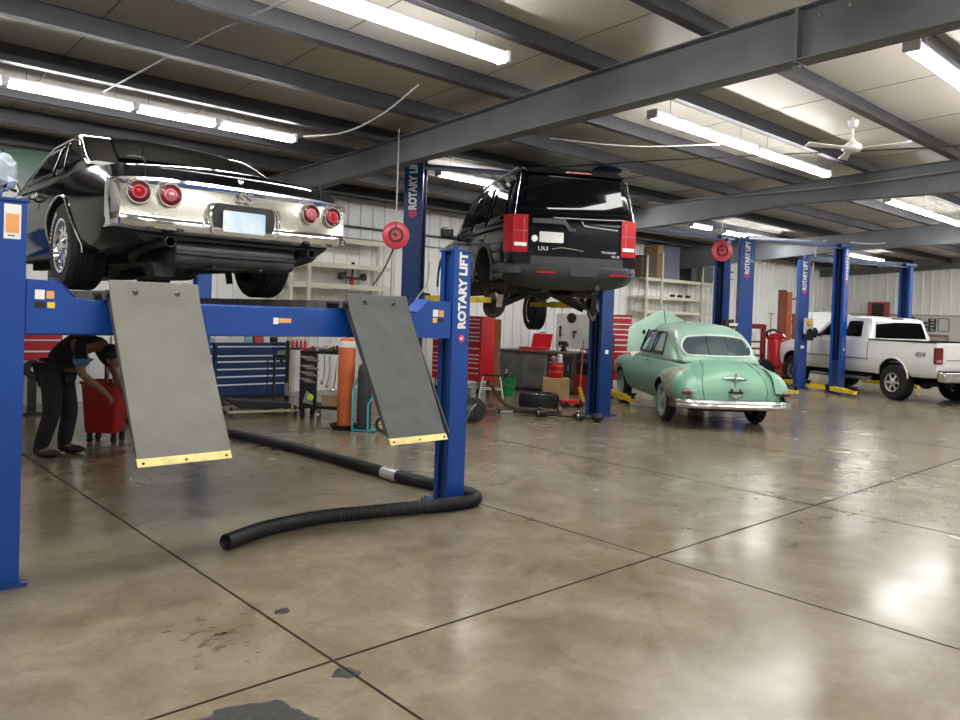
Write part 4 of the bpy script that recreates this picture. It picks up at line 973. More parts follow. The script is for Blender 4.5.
# ------------------------------------------------------------------ four-post lift (nearest)
def four_post():
    ox, oy = 2.65, 5.08
    t = thing('four_post_lift', 'blue four post drive on lift holding up the black coupe, grey ramps hanging down', 'lift', (ox, oy, 0))
    def X(v): return v-ox
    def Y(v): return v-oy
    def column(x0, x1, y0, y1, h, face, side, name='column', lettered=False):
        mb = MB(); s = .012
        # open channel: front plate, two side plates, lips leaving a slot towards the beam
        a, b = (x0, x1)
        mb.box(a, b, y0, y0+s, .02, h); mb.box(a, b, y1-s, y1, .02, h)
        xo = a if side < 0 else b-s
        mb.box(xo, xo+s, y0, y1, .02, h)
        xi = b-s if side < 0 else a
        mb.box(xi, xi+s, y0, y0+.05, .02, h); mb.box(xi, xi+s, y1-.05, y1, .02, h)
        c = mb.build(name, BLUE, t, smooth=0, bevel=.004)
        mb = MB(); mb.box(a+.03, b-.03, y0+.03, y1-.03, .02, h-.02); mb.build('slider_track', DBLUE, c, smooth=0)
        mb = MB(); mb.box(a-.01, b+.01, y0-.012, y1+.012, h, h+.015); mb.cyl(((a+b)/2, (y0+y1)/2, h+.015), ((a+b)/2, (y0+y1)/2, h+.06), .018, n=8); mb.build('column_cap', BLUE, c, smooth=0)
        mb = MB(); mb.box(a-.06, b+.035, y0-.04, y1+.10, 0, .02); bp = mb.build('base_plate', DBLUE, c, smooth=0)
        for bx, by in ((a-.035, y0-.025), (b+.018, y0-.02), (a-.035, y1+.07), (b+.018, y1+.07)):
            mb = MB(); mb.cyl((bx, by, .02), (bx, by, .045), .014, n=6); mb.build('anchor_bolt', GREYM, c, smooth=0)
        return c
    c1 = column(X(.80), X(1.05), Y(5.0), Y(5.19), 2.2, 0, -1)
    c2 = column(X(4.26), X(4.455), Y(5.0), Y(5.18), 2.18, 0, 1)
    column(X(.80), X(1.05), Y(10.4), Y(10.58), 2.2, 0, -1); column(X(4.26), X(4.455), Y(10.4), Y(10.58), 2.2, 0, 1)
    # lettering reads upwards
    text('ROTARY LIFT', .118, (X(4.365), Y(4.996), 1.845), (0, 0, 1), (-1, 0, 0), DECAL, c2, 'lettering', .002, .045, width=.93)
    mb = MB(); mb.lathe([(.034, 0), (.034, .003), (0, .003)], (X(4.365), Y(4.999), 1.435), (0, -1, 0), 20); mb.build('logo', DECALM, c2)
    text('R', .05, (X(4.365), Y(4.995), 1.435), (0, 0, 1), (-1, 0, 0), DECAL, c2, 'logo_letter', .002, .03)
    mb = MB(); mb.box(X(.935), X(1.02), Y(4.996), Y(4.9995), 1.985, 2.18); d = mb.build('instruction_label', DECAL, c1, smooth=0)
    mb = MB(); mb.box(X(.945), X(1.01), Y(4.993), Y(4.9955), 2.02, 2.125); mb.build('label_text_block', DECALO, c1, smooth=0)
    mb = MB(); mb.box(X(.955), X(.99), Y(4.993), Y(4.9955), 2.0, 2.006); mb.build('label_line', BLACK, c1, smooth=0)
    # rear crossbeam with raised ends
    mb = MB(); mb.prism([(X(1.055), 1.45), (X(4.25), 1.435), (X(4.25), 1.745), (X(4.01), 1.745), (X(3.88), 1.635), (X(1.42), 1.655), (X(1.31), 1.665), (X(1.22), 1.76), (X(1.055), 1.765)], 'y', Y(5.01), Y(5.03))
    mb.box(X(1.32), X(3.88), Y(5.03), Y(5.18), 1.645, 1.655); mb.box(X(1.055), X(4.25), Y(5.03), Y(5.18), 1.44, 1.45)
    mb.prism([(X(1.055), 1.45), (X(4.25), 1.435), (X(4.25), 1.745), (X(4.01), 1.745), (X(3.88), 1.635), (X(1.42), 1.655), (X(1.31), 1.665), (X(1.22), 1.76), (X(1.055), 1.765)], 'y', Y(5.17), Y(5.18))
    cb = mb.build('crossbeam', BLUE, t, smooth=0, bevel=.004)
    mb = MB(); mb.plate([(X(1.205), Y(5.004), 1.77), (X(1.205), Y(5.19), 1.77), (X(1.315), Y(5.19), 1.668), (X(1.315), Y(5.004), 1.668)], (0, 0, .008)); mb.build('bracket_edge', BLUE, cb, smooth=0); mb = MB(); mb.plate([(X(3.885), Y(5.004), 1.645), (X(3.885), Y(5.19), 1.645), (X(4.01), Y(5.19), 1.752), (X(4.01), Y(5.004), 1.752)], (0, 0, .008))
    mb.build('bracket_edge', BLUE, cb, smooth=0)
    def dec(x0, x1, z0, z1, m):
        mb = MB(); mb.box(X(x0), X(x1), Y(5.006), Y(5.0095), z0, z1); mb.build('warning_label', m, cb, smooth=0)
    dec(1.10, 1.15, 1.65, 1.705, DECAL); dec(1.16, 1.20, 1.655, 1.70, DECALO); dec(1.165, 1.205, 1.60, 1.635, YEL); dec(1.10, 1.155, 1.60, 1.635, DARKM)
    dec(4.05, 4.105, 1.615, 1.675, DECAL); dec(4.115, 4.165, 1.615, 1.67, DECALO); dec(4.05, 4.095, 1.565, 1.605, YEL); dec(4.105, 4.165, 1.57, 1.60, DARKM)
    dec(2.60, 2.64, 1.53, 1.575, DECAL); dec(2.645, 2.74, 1.54, 1.572, DECALO)
    mb = MB(); mb.box(X(1.055), X(4.25), Y(10.42), Y(10.56), 1.44, 1.65); mb.build('crossbeam', BLUE, t, smooth=0, bevel=.004)
    # runways
    for x0, x1 in ((1.46, 2.01), (3.13, 3.68)):
        mb = MB(); mb.box(X(x0), X(x1), Y(5.0), Y(10.6), 1.70, 1.715); mb.box(X(x0), X(x0)+.015, Y(5.19), Y(10.41), 1.60, 1.70); mb.box(X(x1)-.015, X(x1), Y(5.19), Y(10.41), 1.60, 1.70)
        mb.box(X(x0), X(x1), Y(4.95), Y(5.0), 1.66, 1.715)
        r = mb.build('runway', RUNW, t, smooth=0)
        mb = MB(); mb.box(X(x0), X(x1), Y(10.5), Y(10.6), 1.715, 1.80); mb.build('wheel_stop', RUNW, r, smooth=0)
        mb = MB(); mb.cyl((X(x0), Y(4.93), 1.70), (X(x1), Y(4.93), 1.70), .02, n=10); mb.build('ramp_hinge', DARKM, r)
    # hanging approach ramps, a real sheet with two holes
    for (xa, xb, xc, xd, zt, yb, zb, m) in ((1.475, 2.02, 1.475, 2.005, 1.775, 4.36, .785, mat('ramp_steel_pale', (.105, .10, .085), .45, noise=.10, nscale=5, metal=.15)), (3.15, 3.71, 3.152, 3.655, 1.765, 4.33, .76, RAMP)):
        yt, ym, zm = 4.93, 4.885, 1.655
        mb = MB(); th = (0, .012, .006)
        mb.plate([(X(xa), Y(yt), zt), (X(xa), Y(ym), zm), (X(xb), Y(ym), zm), (X(xb), Y(yt), zt)], th)
        mb.plate([(X(xa), Y(ym), zm), (X(xc), Y(yb), zb), (X(xd), Y(yb), zb), (X(xb), Y(ym), zm)], th)
        for xs in (xa, xb): mb.plate([(X(xs), Y(ym)+.012, zm), (X(xs), Y(yb)+.012, zb), (X(xs), Y(yb)+.05, zb+.02), (X(xs), Y(ym)+.06, zm)], (.008 if xs == xa else -.008, 0, 0))
        r = mb.build('approach_ramp', m, t, smooth=0)
        q = []
        for f in (.27, .74):
            c = MB(); xx = X(lerp(xa, xb, f)); c.cyl((xx, Y(ym)-.2, (zt+zm)/2-.005+.0), (xx, Y(ym)+.25, (zt+zm)/2), .019, n=16); q.append(c.build('cutter', m, t, smooth=0))
        for c in q:
            b = r.modifiers.new('b', 'BOOLEAN'); b.object = c; b.operation = 'DIFFERENCE'; b.solver = 'EXACT'
        bake(r, q); r.name = 'approach_ramp'
        d = Vector((0, yb-ym, zb-zm)).normalized()
        mb = MB(); p = Vector((0, Y(yb), zb)); a = p-d*.0; b_ = p+d*.045
        mb.plate([(X(xc)-.005, a.y-.004, a.z), (X(xc)-.005, b_.y-.004, b_.z), (X(xd)+.005, b_.y-.004, b_.z), (X(xd)+.005, a.y-.004, a.z)], (0, .018, .008)); e = mb.build('ramp_edge', PYEL, r, smooth=0, label='pale yellow edge strip')
        for f in (.05, .5, .95):
            mb = MB(); pp = Vector((X(lerp(xc, xd, f)), (a.y+b_.y)/2-.004, (a.z+b_.z)/2)); mb.cyl(pp, pp+Vector((0, -.006, -.003)), .008, n=8); mb.build('screw', DARKM, r)
    return t
four_post()
# plastic wrap bundle on the near left column
random.seed(5); mb = MB(); mb.ball((0, 0, .10), .10, 22, sc=(.9, .6, 1.0))
for v in mb.bm.verts: v.co += Vector((random.uniform(-.02, .02), random.uniform(-.015, .015), random.uniform(-.02, .02)))
o = mb.build('plastic_bag', mat('clear_crumpled_plastic', (.36, .42, .48), .15, coat=.6), smooth=20); o.location = (.93, 5.09, 2.262)
tag(o, 'crumpled clear plastic bag sitting on top of the nearest blue column', 'bag')

# ------------------------------------------------------------------ two-post lifts
def two_post(label, PL, PR, h, armz, arms, txt='R', bar=True, name='two_post_lift', cw=.30, cd=.28, paint=None, turn=.45, ts=.135, bz=None, tw=.93):
    paint = paint or BLUE
    PL, PR = Vector((*PL, 0)), Vector((*PR, 0)); mid = (PL+PR)/2; d = PR-PL; rz = math.atan2(d.y, d.x); w = d.length/2
    t = thing(name, label, 'lift', tuple(mid), rz)
    for s in (-1, 1):
        x0, x1 = -cw/2, cw/2; g = .016; mb = MB(); hh = h
        xo = x0 if s < 0 else x1-g
        mb.box(xo, xo+g, -cd/2, cd/2, .02, hh)
        mb.box(x0, x1, -cd/2, -cd/2+g, .02, hh); mb.box(x0, x1, cd/2-g, cd/2, .02, hh)
        xi = x1-g if s < 0 else x0
        mb.box(xi, xi+g, -cd/2, -cd/2+.06, .02, hh); mb.box(xi, xi+g, cd/2-.06, cd/2, .02, hh)
        c = mb.build('column', [paint], t, smooth=0, bevel=.004); c.location = (s*w, 0, 0); c.rotation_euler = (0, 0, s*turn)
        mb = MB(); mb.box(x0-.06, x1+.06, -cd/2-.08, cd/2+.08, 0, .02); mb.build('base_plate', DBLUE, c, smooth=0)
        for by in (-cd/2-.05, cd/2+.05):
            for bx in (x0+.02, x1-.02):
                mb = MB(); mb.cyl((bx, by, .02), (bx, by, .04), .016, n=6); mb.build('anchor_bolt', GREYM, c, smooth=0)
        mb = MB(); mb.box(x0+.04, x1-.04, -cd/2+.04, cd/2-.04, max(.05, armz-.1), min(h-.1, armz+.75)); mb.build('carriage', DBLUE, c, smooth=0)
        mb = MB(); mb.box(min(-s*.04, -s*(cw/2+.07)), max(-s*.04, -s*(cw/2+.07)), -.075, .075, max(.03, armz-.04), armz+.16); mb.build('carriage_head', DBLUE, c, smooth=0)
        mb = MB(); mb.tube([(-s*(cw/2-.02), .0, .1), (-s*(cw/2-.02), .0, h-.1)], .010, 6); mb.build('lift_cable', BLACK, c)
        if (s < 0 and 'L' in txt) or (s > 0 and 'R' in txt):
            tl = ts*5.9*tw
            text('ROTARY LIFT', ts, (-s*.0, -cd/2-.003, h-.06-tl/2), (0, 0, 1), (-1, 0, 0), DECAL, c, 'lettering', .002, .045, width=tw)
            mb = MB(); mb.lathe([(ts*.38, 0), (ts*.38, .003), (0, .003)], (0, -cd/2, h-.06-tl-ts*.35), (0, -1, 0), 18); mb.build('logo', DECALM, c)
        mb = MB(); mb.box(-.04, .04, -cd/2-.008, -cd/2-.001, 1.05, 1.12); mb.build('decal', DECAL, c, smooth=0)
        for k, (ax, ay, ln) in enumerate(arms[0 if s < 0 else 1]):
            A = Vector((s*(w-.22), .09*(1 if ay > 0 else -1), armz+.06)); B = Vector((ax, ay, armz+.06)); dd = (B-A); L_ = dd.length; dd.normalize(); n = Vector((-dd.y, dd.x, 0))
            mb = MB(); M1 = A+dd*L_*.62
            def bx(P, Q, wd, ht, m=0): mb.plate([P-n*wd/2-Vector((0, 0, ht/2)), Q-n*wd/2-Vector((0, 0, ht/2)), Q+n*wd/2-Vector((0, 0, ht/2)), P+n*wd/2-Vector((0, 0, ht/2))], (0, 0, ht), m)
            bx(A, M1, .14, .11); bx(M1-dd*.05, B, .10, .08)
            a = mb.build('arm', YEL, t, smooth=0, bevel=.006)
            mb = MB(); mb.cyl(B-dd*.05, B-dd*.05+Vector((0, 0, .12)), .035, n=12); mb.lathe([(.03, .1), (.07, .11), (.07, .14), (0, .14)], B-dd*.05, (0, 0, 1), 16); mb.build('arm_pad', RUBBER, a)
            mb = MB(); mb.cyl(A-Vector((0, 0, .08)), A+Vector((0, 0, .09)), .05, n=14); mb.build('arm_pivot', DARKM, a)
    if bar:
        bz = h if bz is None else bz; bt = .10 if bz == h else .05
        mb = MB(); mb.box(-w, w, -.06, .06, bz, bz+bt); mb.build('overhead_bar', DBLUE, t, smooth=0, bevel=.006)
        mb = MB(); mb.box(w-.20, w+.19, -.17, .17, h-.01, h+.07); mb.build('sheave_plate', DBLUE, t, smooth=0)
        mb = MB(); mb.tube([(-w+.1, -.11, bz-.03), (w-.1, -.11, bz-.03)], .022, 8); mb.build('shutoff_bar', GREYM, t)
    return t
l1 = two_post('blue two post lift holding up the black four wheel drive', (7.46, 9.76), (10.36, 8.26), 4.12, 1.80, [[(-.75, -1.35, 0), (-.7, 1.1, 0)], [(.72, -.75, 0), (.75, 1.1, 0)]], txt='L', paint=BLUE_SHADED, ts=.175, bz=3.95, tw=.78)
two_post('blue two post lift standing open behind the green sedan', (12.78, 10.15), (16.20, 9.42), 3.58, .06, [[(-2.3, -1.65, 0), (-1.0, 1.2, 0)], [(1.0, -1.0, 0), (.6, .9, 0)]], txt='', cw=.34, paint=mat('lift_blue_half_shaded', (.008, .05, .23), .35, coat=.25, noise=.08, nscale=3))  # its lift blue is partly darkened, shade put into the colour
two_post('tall blue two post lift whose right column stands before the white pickup door', (16.72, 9.12), (19.42, 8.05), 3.6, .06, [[(-.6, -.9, 0), (-.3, .8, 0)], [(.85, -1.15, 0), (1.25, .75, 0)]], txt='LR', cw=.32)
two_post('blue two post lift straddling the white pickup, shorter than its neighbour', (19.72, 9.13), (22.95, 7.75), 3.36, .06, [[(-1.25, -.95, 0), (-1.5, .9, 0)], [(1.35, -.9, 0), (1.3, .9, 0)]], txt='L', cw=.24)
# ------------------------------------------------------------------ hose reels
def reel(loc, r, label, rz, hang):
    t = thing('hose_reel', label, 'reel', loc, rz)
    mb = MB(); mb.lathe([(0, -.06), (r*.35, -.06), (r*.42, -.048), (r*.92, -.052), (r, -.045), (r, -.03), (r*.3, -.02)], (0, 0, 0), (0, 1, 0), 32)
    mb.lathe([(0, .05), (r*.9, .05), (r, .045), (r, .03), (r*.5, .02)], (0, 0, 0), (0, 1, 0), 32); mb.build('reel_flange', PINK, t)
    mb = MB(); mb.lathe([(r*.6, -.03), (r*.85, -.02), (r*.85, .02), (r*.6, .03)], (0, 0, 0), (0, 1, 0), 28); mb.build('wound_hose', HOSE, t)
    mb = MB(); mb.lathe([(r*.58, -.052), (r*.56, -.058), (r*.54, -.052)], (0, 0, 0), (0, 1, 0), 28); mb.build('pressed_ring', DRED, t)
    mb = MB(); mb.tube([(-r*.4, -.075, r*.05), (-.02, -.085, 0), (.0, -.07, r*.9)], .007, 6); mb.cyl((0, -.09, 0), (0, .06, 0), .022, n=10); mb.build('crank', BLACK, t)
    if hang: mb = MB(); mb.tube([(0, 0, r*.85), (0, 0, hang)], .009, 6); mb.build('hanging_cable', mat('cord_pale', (.5, .5, .48), .6), t)
    return t
reel((6.08, 8.36, 2.66), .18, 'round red hose reel hanging from the ceiling beside the near left column', -.62, 1.42)
reel((15.72, 9.18, 3.26), .235, 'round red hose reel at the tall blue columns behind the green sedan', -.70, .62)
mb = MB(); mb.tube(catmull([(6.1, 8.42, 2.5), (6.0, 8.5, 2.2), (5.9, 8.6, 1.98)], 6), .011, 6); o = mb.build('air_hose', DW); tag(o, 'thin black air hose hanging down from the red reel', 'hose')
wire('cable', [(7.62, 9.55, 2.45), (7.5, 9.45, 2.1), (7.2, 9.35, 1.8), (7.1, 9.3, 1.45)], .012, LW, 'pale cord drooping beside the left column of the four wheel drive lift')
wire('cable', [(19.85, 8.9, 3.45), (20.1, 8.95, 3.8), (20.5, 8.6, 3.95), (20.3, 8.3, 3.9)], .014, LW, 'pale looped cable above the shorter blue lift')
wire('cable', [(19.4, 7.85, 3.72), (20.0, 7.5, 3.72), (20.8, 7.1, 3.86), (21.4, 6.6, 4.05)], .014, LW, 'pale cable curving from the tall column up to the purlin')
wire('cable', [(19.86, 8.95, 3.3), (19.80, 8.9, 2.6), (19.70, 8.86, 1.9), (19.72, 8.9, 1.5)], .016, LW, 'pale cord hanging down the shorter blue column')
# ------------------------------------------------------------------ floor hose
pts = catmull([(2.24, 4.90, .062), (2.62, 5.05, .062), (3.1, 5.08, .062), (3.6, 4.97, .062), (4.1, 4.84, .062), (4.42, 4.83, .062), (4.545, 5.0, .062), (4.54, 5.30, .062), (4.48, 5.62, .062), (4.44, 6.15, .062), (4.42, 6.9, .062), (4.36, 7.9, .062), (4.22, 8.9, .062), (3.9, 10.2, .062), (3.5, 10.8, .062)], 44)
mb = MB(); mb.tube(pts, .055, 14, rs=[.058 if i % 2 else .051 for i in range(len(pts))], cap=False)
o = mb.build('exhaust_hose', HOSE, smooth=25); q = o.modifiers.new('s', 'SOLIDIFY'); q.thickness = .004; q.offset = -1
tag(o, 'thick black corrugated exhaust hose snaking across the floor round the blue column', 'hose')
mb = MB(); a, b = pts[44*9-14], pts[44*9+2]; mb.tube([a, (a+b)/2, b], .0605, 16); o2 = mb.build('tape_band', TAPE, o, label='silver tape round the hose')
# ------------------------------------------------------------------ tool storage
def chest(name, label, loc, rz, w, d, z0, z1, rows, m, hm, cols=None, cast=True, cat='tool chest', lid=True, trim=None):
    """drawer fronts on local -y; rows = list of heights fractions, cols = per row list of (x0,x1) fractions"""
    t = thing(name, label, cat, loc, rz)
    mb = MB(); mb.box(-w/2, w/2, .015, d, z0, z1); mb.build('cabinet_body', m, t, smooth=0, bevel=.006)
    mb = MB(); mb.box(-w/2-.01, w/2+.01, 0, d+.01, z1, z1+.025); mb.build('top', trim or m, t, smooth=0, bevel=.004)
    z = z1-.02; tot = sum(rows); H_ = (z1-z0-.04)
    for i, rr in enumerate(rows):
        h = H_*rr/tot
        for (a, b) in (cols[i] if cols else [(0, 1)]):
            x0, x1 = lerp(-w/2+.02, w/2-.02, a)+.006, lerp(-w/2+.02, w/2-.02, b)-.006
            mb = MB(); mb.box(x0, x1, -.004, .014, z-h+.006, z-.006); dr = mb.build('drawer', m, t, smooth=0, bevel=.003)
            mb = MB(); mb.prism([(-.004, z-.012), (-.022, z-.014), (-.024, z-.034), (-.004, z-.030)], 'x', x0+.01, x1-.01); mb.build('drawer_handle', hm, dr, smooth=0)
        z -= h
    if not cast and z0 < .2: MB().box(-w/2+.02, w/2-.02, .03, d-.02, 0, z0).build('plinth', BLACK, t, smooth=0)
    if cast:
        for x in (-w/2+.08, w/2-.08):
            for y in (.09, d-.09):
                mb = MB(); r = min(.06, z0*.42); mb.lathe([(r*.5, -.018), (r, -.018), (r, .018), (r*.5, .018)], (x, y, r), (1, 0, 0), 16); mb.box(x-.03, x+.03, y-.03, y+.03, z0-.02, z0)
                mb.box(x-.024, x-.019, y-.02, y+.02, r, z0-.01); mb.box(x+.019, x+.024, y-.02, y+.02, r, z0-.01); mb.build('caster', BLACK, t, smooth=30)
    return t
HND = mat('bright_handle', (.75, .77, .8), .3, metal=.6)
chest('tool_chest', 'wide blue rolling tool chest with silver drawer handles behind the ramps', (6.28, 12.78, 0), 0, 1.42, .6, .06, .98, [1, .62, .8, .8, .85, 1.3], TBLUE, HND, [[(0, 1)], [(0, 1)], [(0, .69), (.69, 1)], [(0, .69), (.69, 1)], [(0, .69), (.69, 1)], [(0, .69), (.69, 1)]], cast=False)
chest('tool_chest', 'narrower blue tool cabinet beside the wide one, mostly behind the left ramp', (4.94, 12.78, 0), 0, 1.2, .6, .06, .98, [1, .62, .8, .8, .85, 1.3], TBLUE, HND, cast=False)
chest('tool_chest', 'tall red tool chest with silver drawer bands seen behind the near right column', (10.36, 12.02, 0), -1.24, 1.16, .6, .28, 1.58, [.7, .7, .9, .7, .7, 1.4, 1.1, .7, .7, .9, .9, 1.4], RED, HND)
chest('tool_chest', 'red tool chest with light drawer bands behind the green sedan hood', (14.35, 11.1, 0), -.55, .95, .5, .22, 1.72, [1, .8, .8, .8, .8, 1, 1.4, 1.4, 1.6], RED, HND)
chest('tool_chest', 'low red tool cabinet at the far left, behind the bending mechanic', (2.6, 12.7, 0), 0, 1.15, .55, .75, 1.3, [1.4, 1.1, .9], RED, HND, cast=False)
# table carrying the left red cabinet
t = thing('work_table', 'grey steel table under the low red tool cabinet at far left', 'table', (2.6, 12.68, 0))
mb = MB(); mb.box(-.65, .65, 0, .62, .70, .749); mb.build('tabletop', CREAM, t, smooth=0)
for x in (-.6, .6):
    for y in (.04, .58):
        mb = MB(); mb.box(x-.03, x+.03, y-.03, y+.03, 0, .70); mb.build('leg', CREAM, t, smooth=0)
t = thing('bench_grinder', 'black wheel with a pale hub under the low red cabinet at far left', 'grinder', (2.69, 12.3, 0))
mb = MB(); mb.box(-.05, .05, -.05, .05, .02, .56); mb.box(-.15, .15, -.15, .15, 0, .02); mb.build('stand', DARKM, t, smooth=0)
mb = MB(); mb.lathe([(.03, -.04), (.12, -.04), (.13, -.02), (.13, .02), (.12, .04), (.03, .04)], (0, -.03, .66), (0, 1, 0), 24); mb.build('wheel', BLACK, t)
mb = MB(); mb.lathe([(0, -.075), (.035, -.07), (.035, -.04)], (0, -.03, .66), (0, 1, 0), 16); mb.build('hub', WHITE, t)
def box(name, m, c, d, rz, label, cat, group=None, flaps=False, parts=True):
    t = thing(name, label, cat, c, rz, group)
    w, dd, h = d
    mb = MB(); mb.box(-w/2, w/2, -dd/2, dd/2, 0, h*.86 if parts else h); mb.build('carton' if name.endswith('box') else 'body', m, t, smooth=0, bevel=.004)
    if parts: mb = MB(); mb.box(-w/2-.004, w/2+.004, -dd/2-.004, dd/2+.004, h*.86, h); mb.build('lid', m, t, smooth=0, bevel=.004)
    return t
TEAL = mat('teal_card', (.25, .5, .52), .6); REDC = mat('red_card', (.5, .05, .05), .6)
for i, (x, w, h, m, l) in enumerate(((5.80, .34, .07, PAPER, 'flat white box on the left of the blue tool chest top'), (6.06, .22, .10, PAPER, 'small white and teal parts box on the blue tool chest'), (6.26, .14, .11, TEAL, 'teal parts box on the blue tool chest'), (6.44, .15, .12, REDC, 'red parts box on the blue tool chest'), (6.61, .12, .12, PAPER, 'white parts box near the right end of the blue tool chest'), (6.77, .11, .09, DARKM, 'dark parts box at the right end of the blue tool chest'))):
    box('parts_box', m, (x, 13.05, 1.005), (w, .2, h), 0, l, 'box', 'boxes on the blue tool chest')
# brown lockers next to the red chest
t = thing('locker', 'tall brown wooden locker at the right of the tall red tool chest', 'locker', (11.42, 11.98, 0), -.742)
mb = MB(); mb.box(-.13, .13, 0, .4, .0, 1.55); mb.build('locker_body', BROWN, t, smooth=0, bevel=.006)
mb = MB(); mb.box(-.12, .12, -.012, -.001, .05, 1.15); mb.build('door', mat('lighter_wood', (.30, .12, .055), .5, noise=.2), t, smooth=0)
mb = MB(); mb.box(.08, .1, -.03, -.013, .7, .85); mb.build('door_handle', GREYM, t, smooth=0)
# ------------------------------------------------------------------ workbench group
bx, by, brz = 12.26, 11.55, -1.19
t = thing('workbench', 'grey steel workbench with dark doors below, against the pegboard', 'workbench', (bx, by, 0), brz)
mb = MB(); mb.box(-.95, .90, -.02, .62, .86, .90); mb.build('worktop', BENCHT, t, smooth=0, bevel=.005)
mb = MB(); mb.box(-.92, .88, .03, .6, .06, .86); mb.build('cabinet_body', CAB, t, smooth=0)
for i, x in enumerate((-.9, -.32, .28)):
    mb = MB(); mb.box(x, x+.54, .012, .029, .10, .82); d = mb.build('door', [CAB, CAB, mat('dark_door', (.03, .03, .03), .4)][i], t, smooth=0, bevel=.004)
    mb = MB(); mb.box(x+.46, x+.48, -.008, .011, .5, .64); mb.build('door_handle', GREYM, d, smooth=0)
mb = MB(); mb.box(-.9, .86, .06, .55, 0, .06); mb.build('plinth', BLACK, t, smooth=0)
R = rotm(brz)
def bp(x, y, z): v = R @ Vector((x, y, 0)); return (bx+v.x, by+v.y, z)
t = thing('tool_case', 'open red tool case with raised lid on the grey workbench', 'case', bp(-.10, .2, .90), brz)
mb = MB(); mb.box(-.34, .28, -.12, .2, .0, .06); mb.build('tray', RED, t, smooth=0, bevel=.006)
mb = MB(); mb.plate([(-.18, .2, .06), (.28, .2, .06), (.30, .28, .36), (-.16, .28, .36)], (0, .03, 0)); mb.build('lid', RED, t, smooth=0, bevel=.006)
mb = MB(); mb.tube([(-.02, .285, .36), (0, .30, .39), (.1, .30, .39), (.12, .285, .36)], .01, 6); mb.build('handle', BLACK, t)
# pegboard panel with hand tools
t = thing('pegboard', 'white pegboard panel standing behind the right end of the workbench', 'pegboard', bp(.62, .68, 0), brz)
mb = MB(); mb.box(-.42, .42, 0, .02, .95, 1.72); mb.build('panel', PEG, t, smooth=0)
mb = MB()
for i in range(13):
    for j in range(12): mb.box(-.38+i*.063, -.374+i*.063, -.002, .0, 1.0+j*.06, 1.006+j*.06)
o = mb.build('peg_holes', BLACK, t, smooth=0); o['kind'] = 'stuff'
for x in (-.40, .38): mb = MB(); mb.box(x, x+.03, .02, .05, 0, 1.72); mb.build('upright', GREYM, t, smooth=0)
def pt(x, z, f, label, cat, name):
    mb = MB(); f(mb); o = mb.build(name, DARKM if 'red' not in label else RED); v = R @ Vector((x+.62, .66, 0)); o.location = (bx+v.x, by+v.y, z); o.rotation_euler = (0, 0, brz); tag(o, label, cat)
pt(-.05, 1.64, lambda m: m.lathe([(0, -.03), (.09, -.03), (.11, -.01), (.11, .0), (.0, .0)], (0, 0, 0), (0, 1, 0), 20), 'dark round wheel hung at the top of the pegboard', 'wheel', 'grinding_wheel')
pt(.03, 1.27, lambda m: (m.cyl((0, -.02, .08), (0, -.02, -.08), .014, n=8), m.box(-.04, .04, -.04, 0, .03, .08)), 'small black hammer hung in the middle of the pegboard', 'hammer', 'hammer')
pt(-.30, 1.30, lambda m: (m.cyl((0, -.02, .10), (0, -.02, -.08), .02, n=8), m.ball((0, -.02, .12), .03, 8)), 'dark tool hung at the left edge of the pegboard', 'tool', 'hand_tool')
t = thing('bench_vise', 'black vise on the right end of the grey workbench', 'vise', bp(.55, .25, .90), brz)
mb = MB(); mb.lathe([(.08, 0), (.08, .03), (.05, .05), (.05, .1)], (0, 0, 0), (0, 0, 1), 14); mb.build('vise_base', DARKM, t)
mb = MB(); mb.box(-.06, .06, -.10, .14, .1, .17); mb.box(-.08, .08, -.03, .0, .12, .22); mb.box(-.08, .08, -.14, -.11, .12, .22); mb.build('vise_jaws', DARKM, t, smooth=0)
mb = MB(); mb.cyl((0, -.14, .13), (0, -.28, .13), .015, n=8); mb.cyl((-.1, -.27, .13), (.1, -.27, .13), .008, n=6); mb.build('vise_handle', GREYM, t)
t = thing('machine', 'dark squat machine standing under the pegboard, left of the blue column', 'machine', bp(1.22, -.05, 0), brz)
mb = MB(); mb.box(-.24, .24, -.2, .3, .03, .45); mb.build('red_base', DRED, t, smooth=0, bevel=.02)
mb = MB(); mb.box(-.22, .22, -.16, .28, .46, .9); mb.cyl((-.15, -.2, .7), (.15, -.2, .7), .08, n=14); mb.build('motor_housing', BLACK, t, smooth=30, bevel=.02)
mb = MB(); mb.tube([(-.2, .0, .9), (-.18, .0, .98), (.1, .0, .98), (.12, .0, .9)], .015, 6); mb.build('carry_handle', BLACK, t)
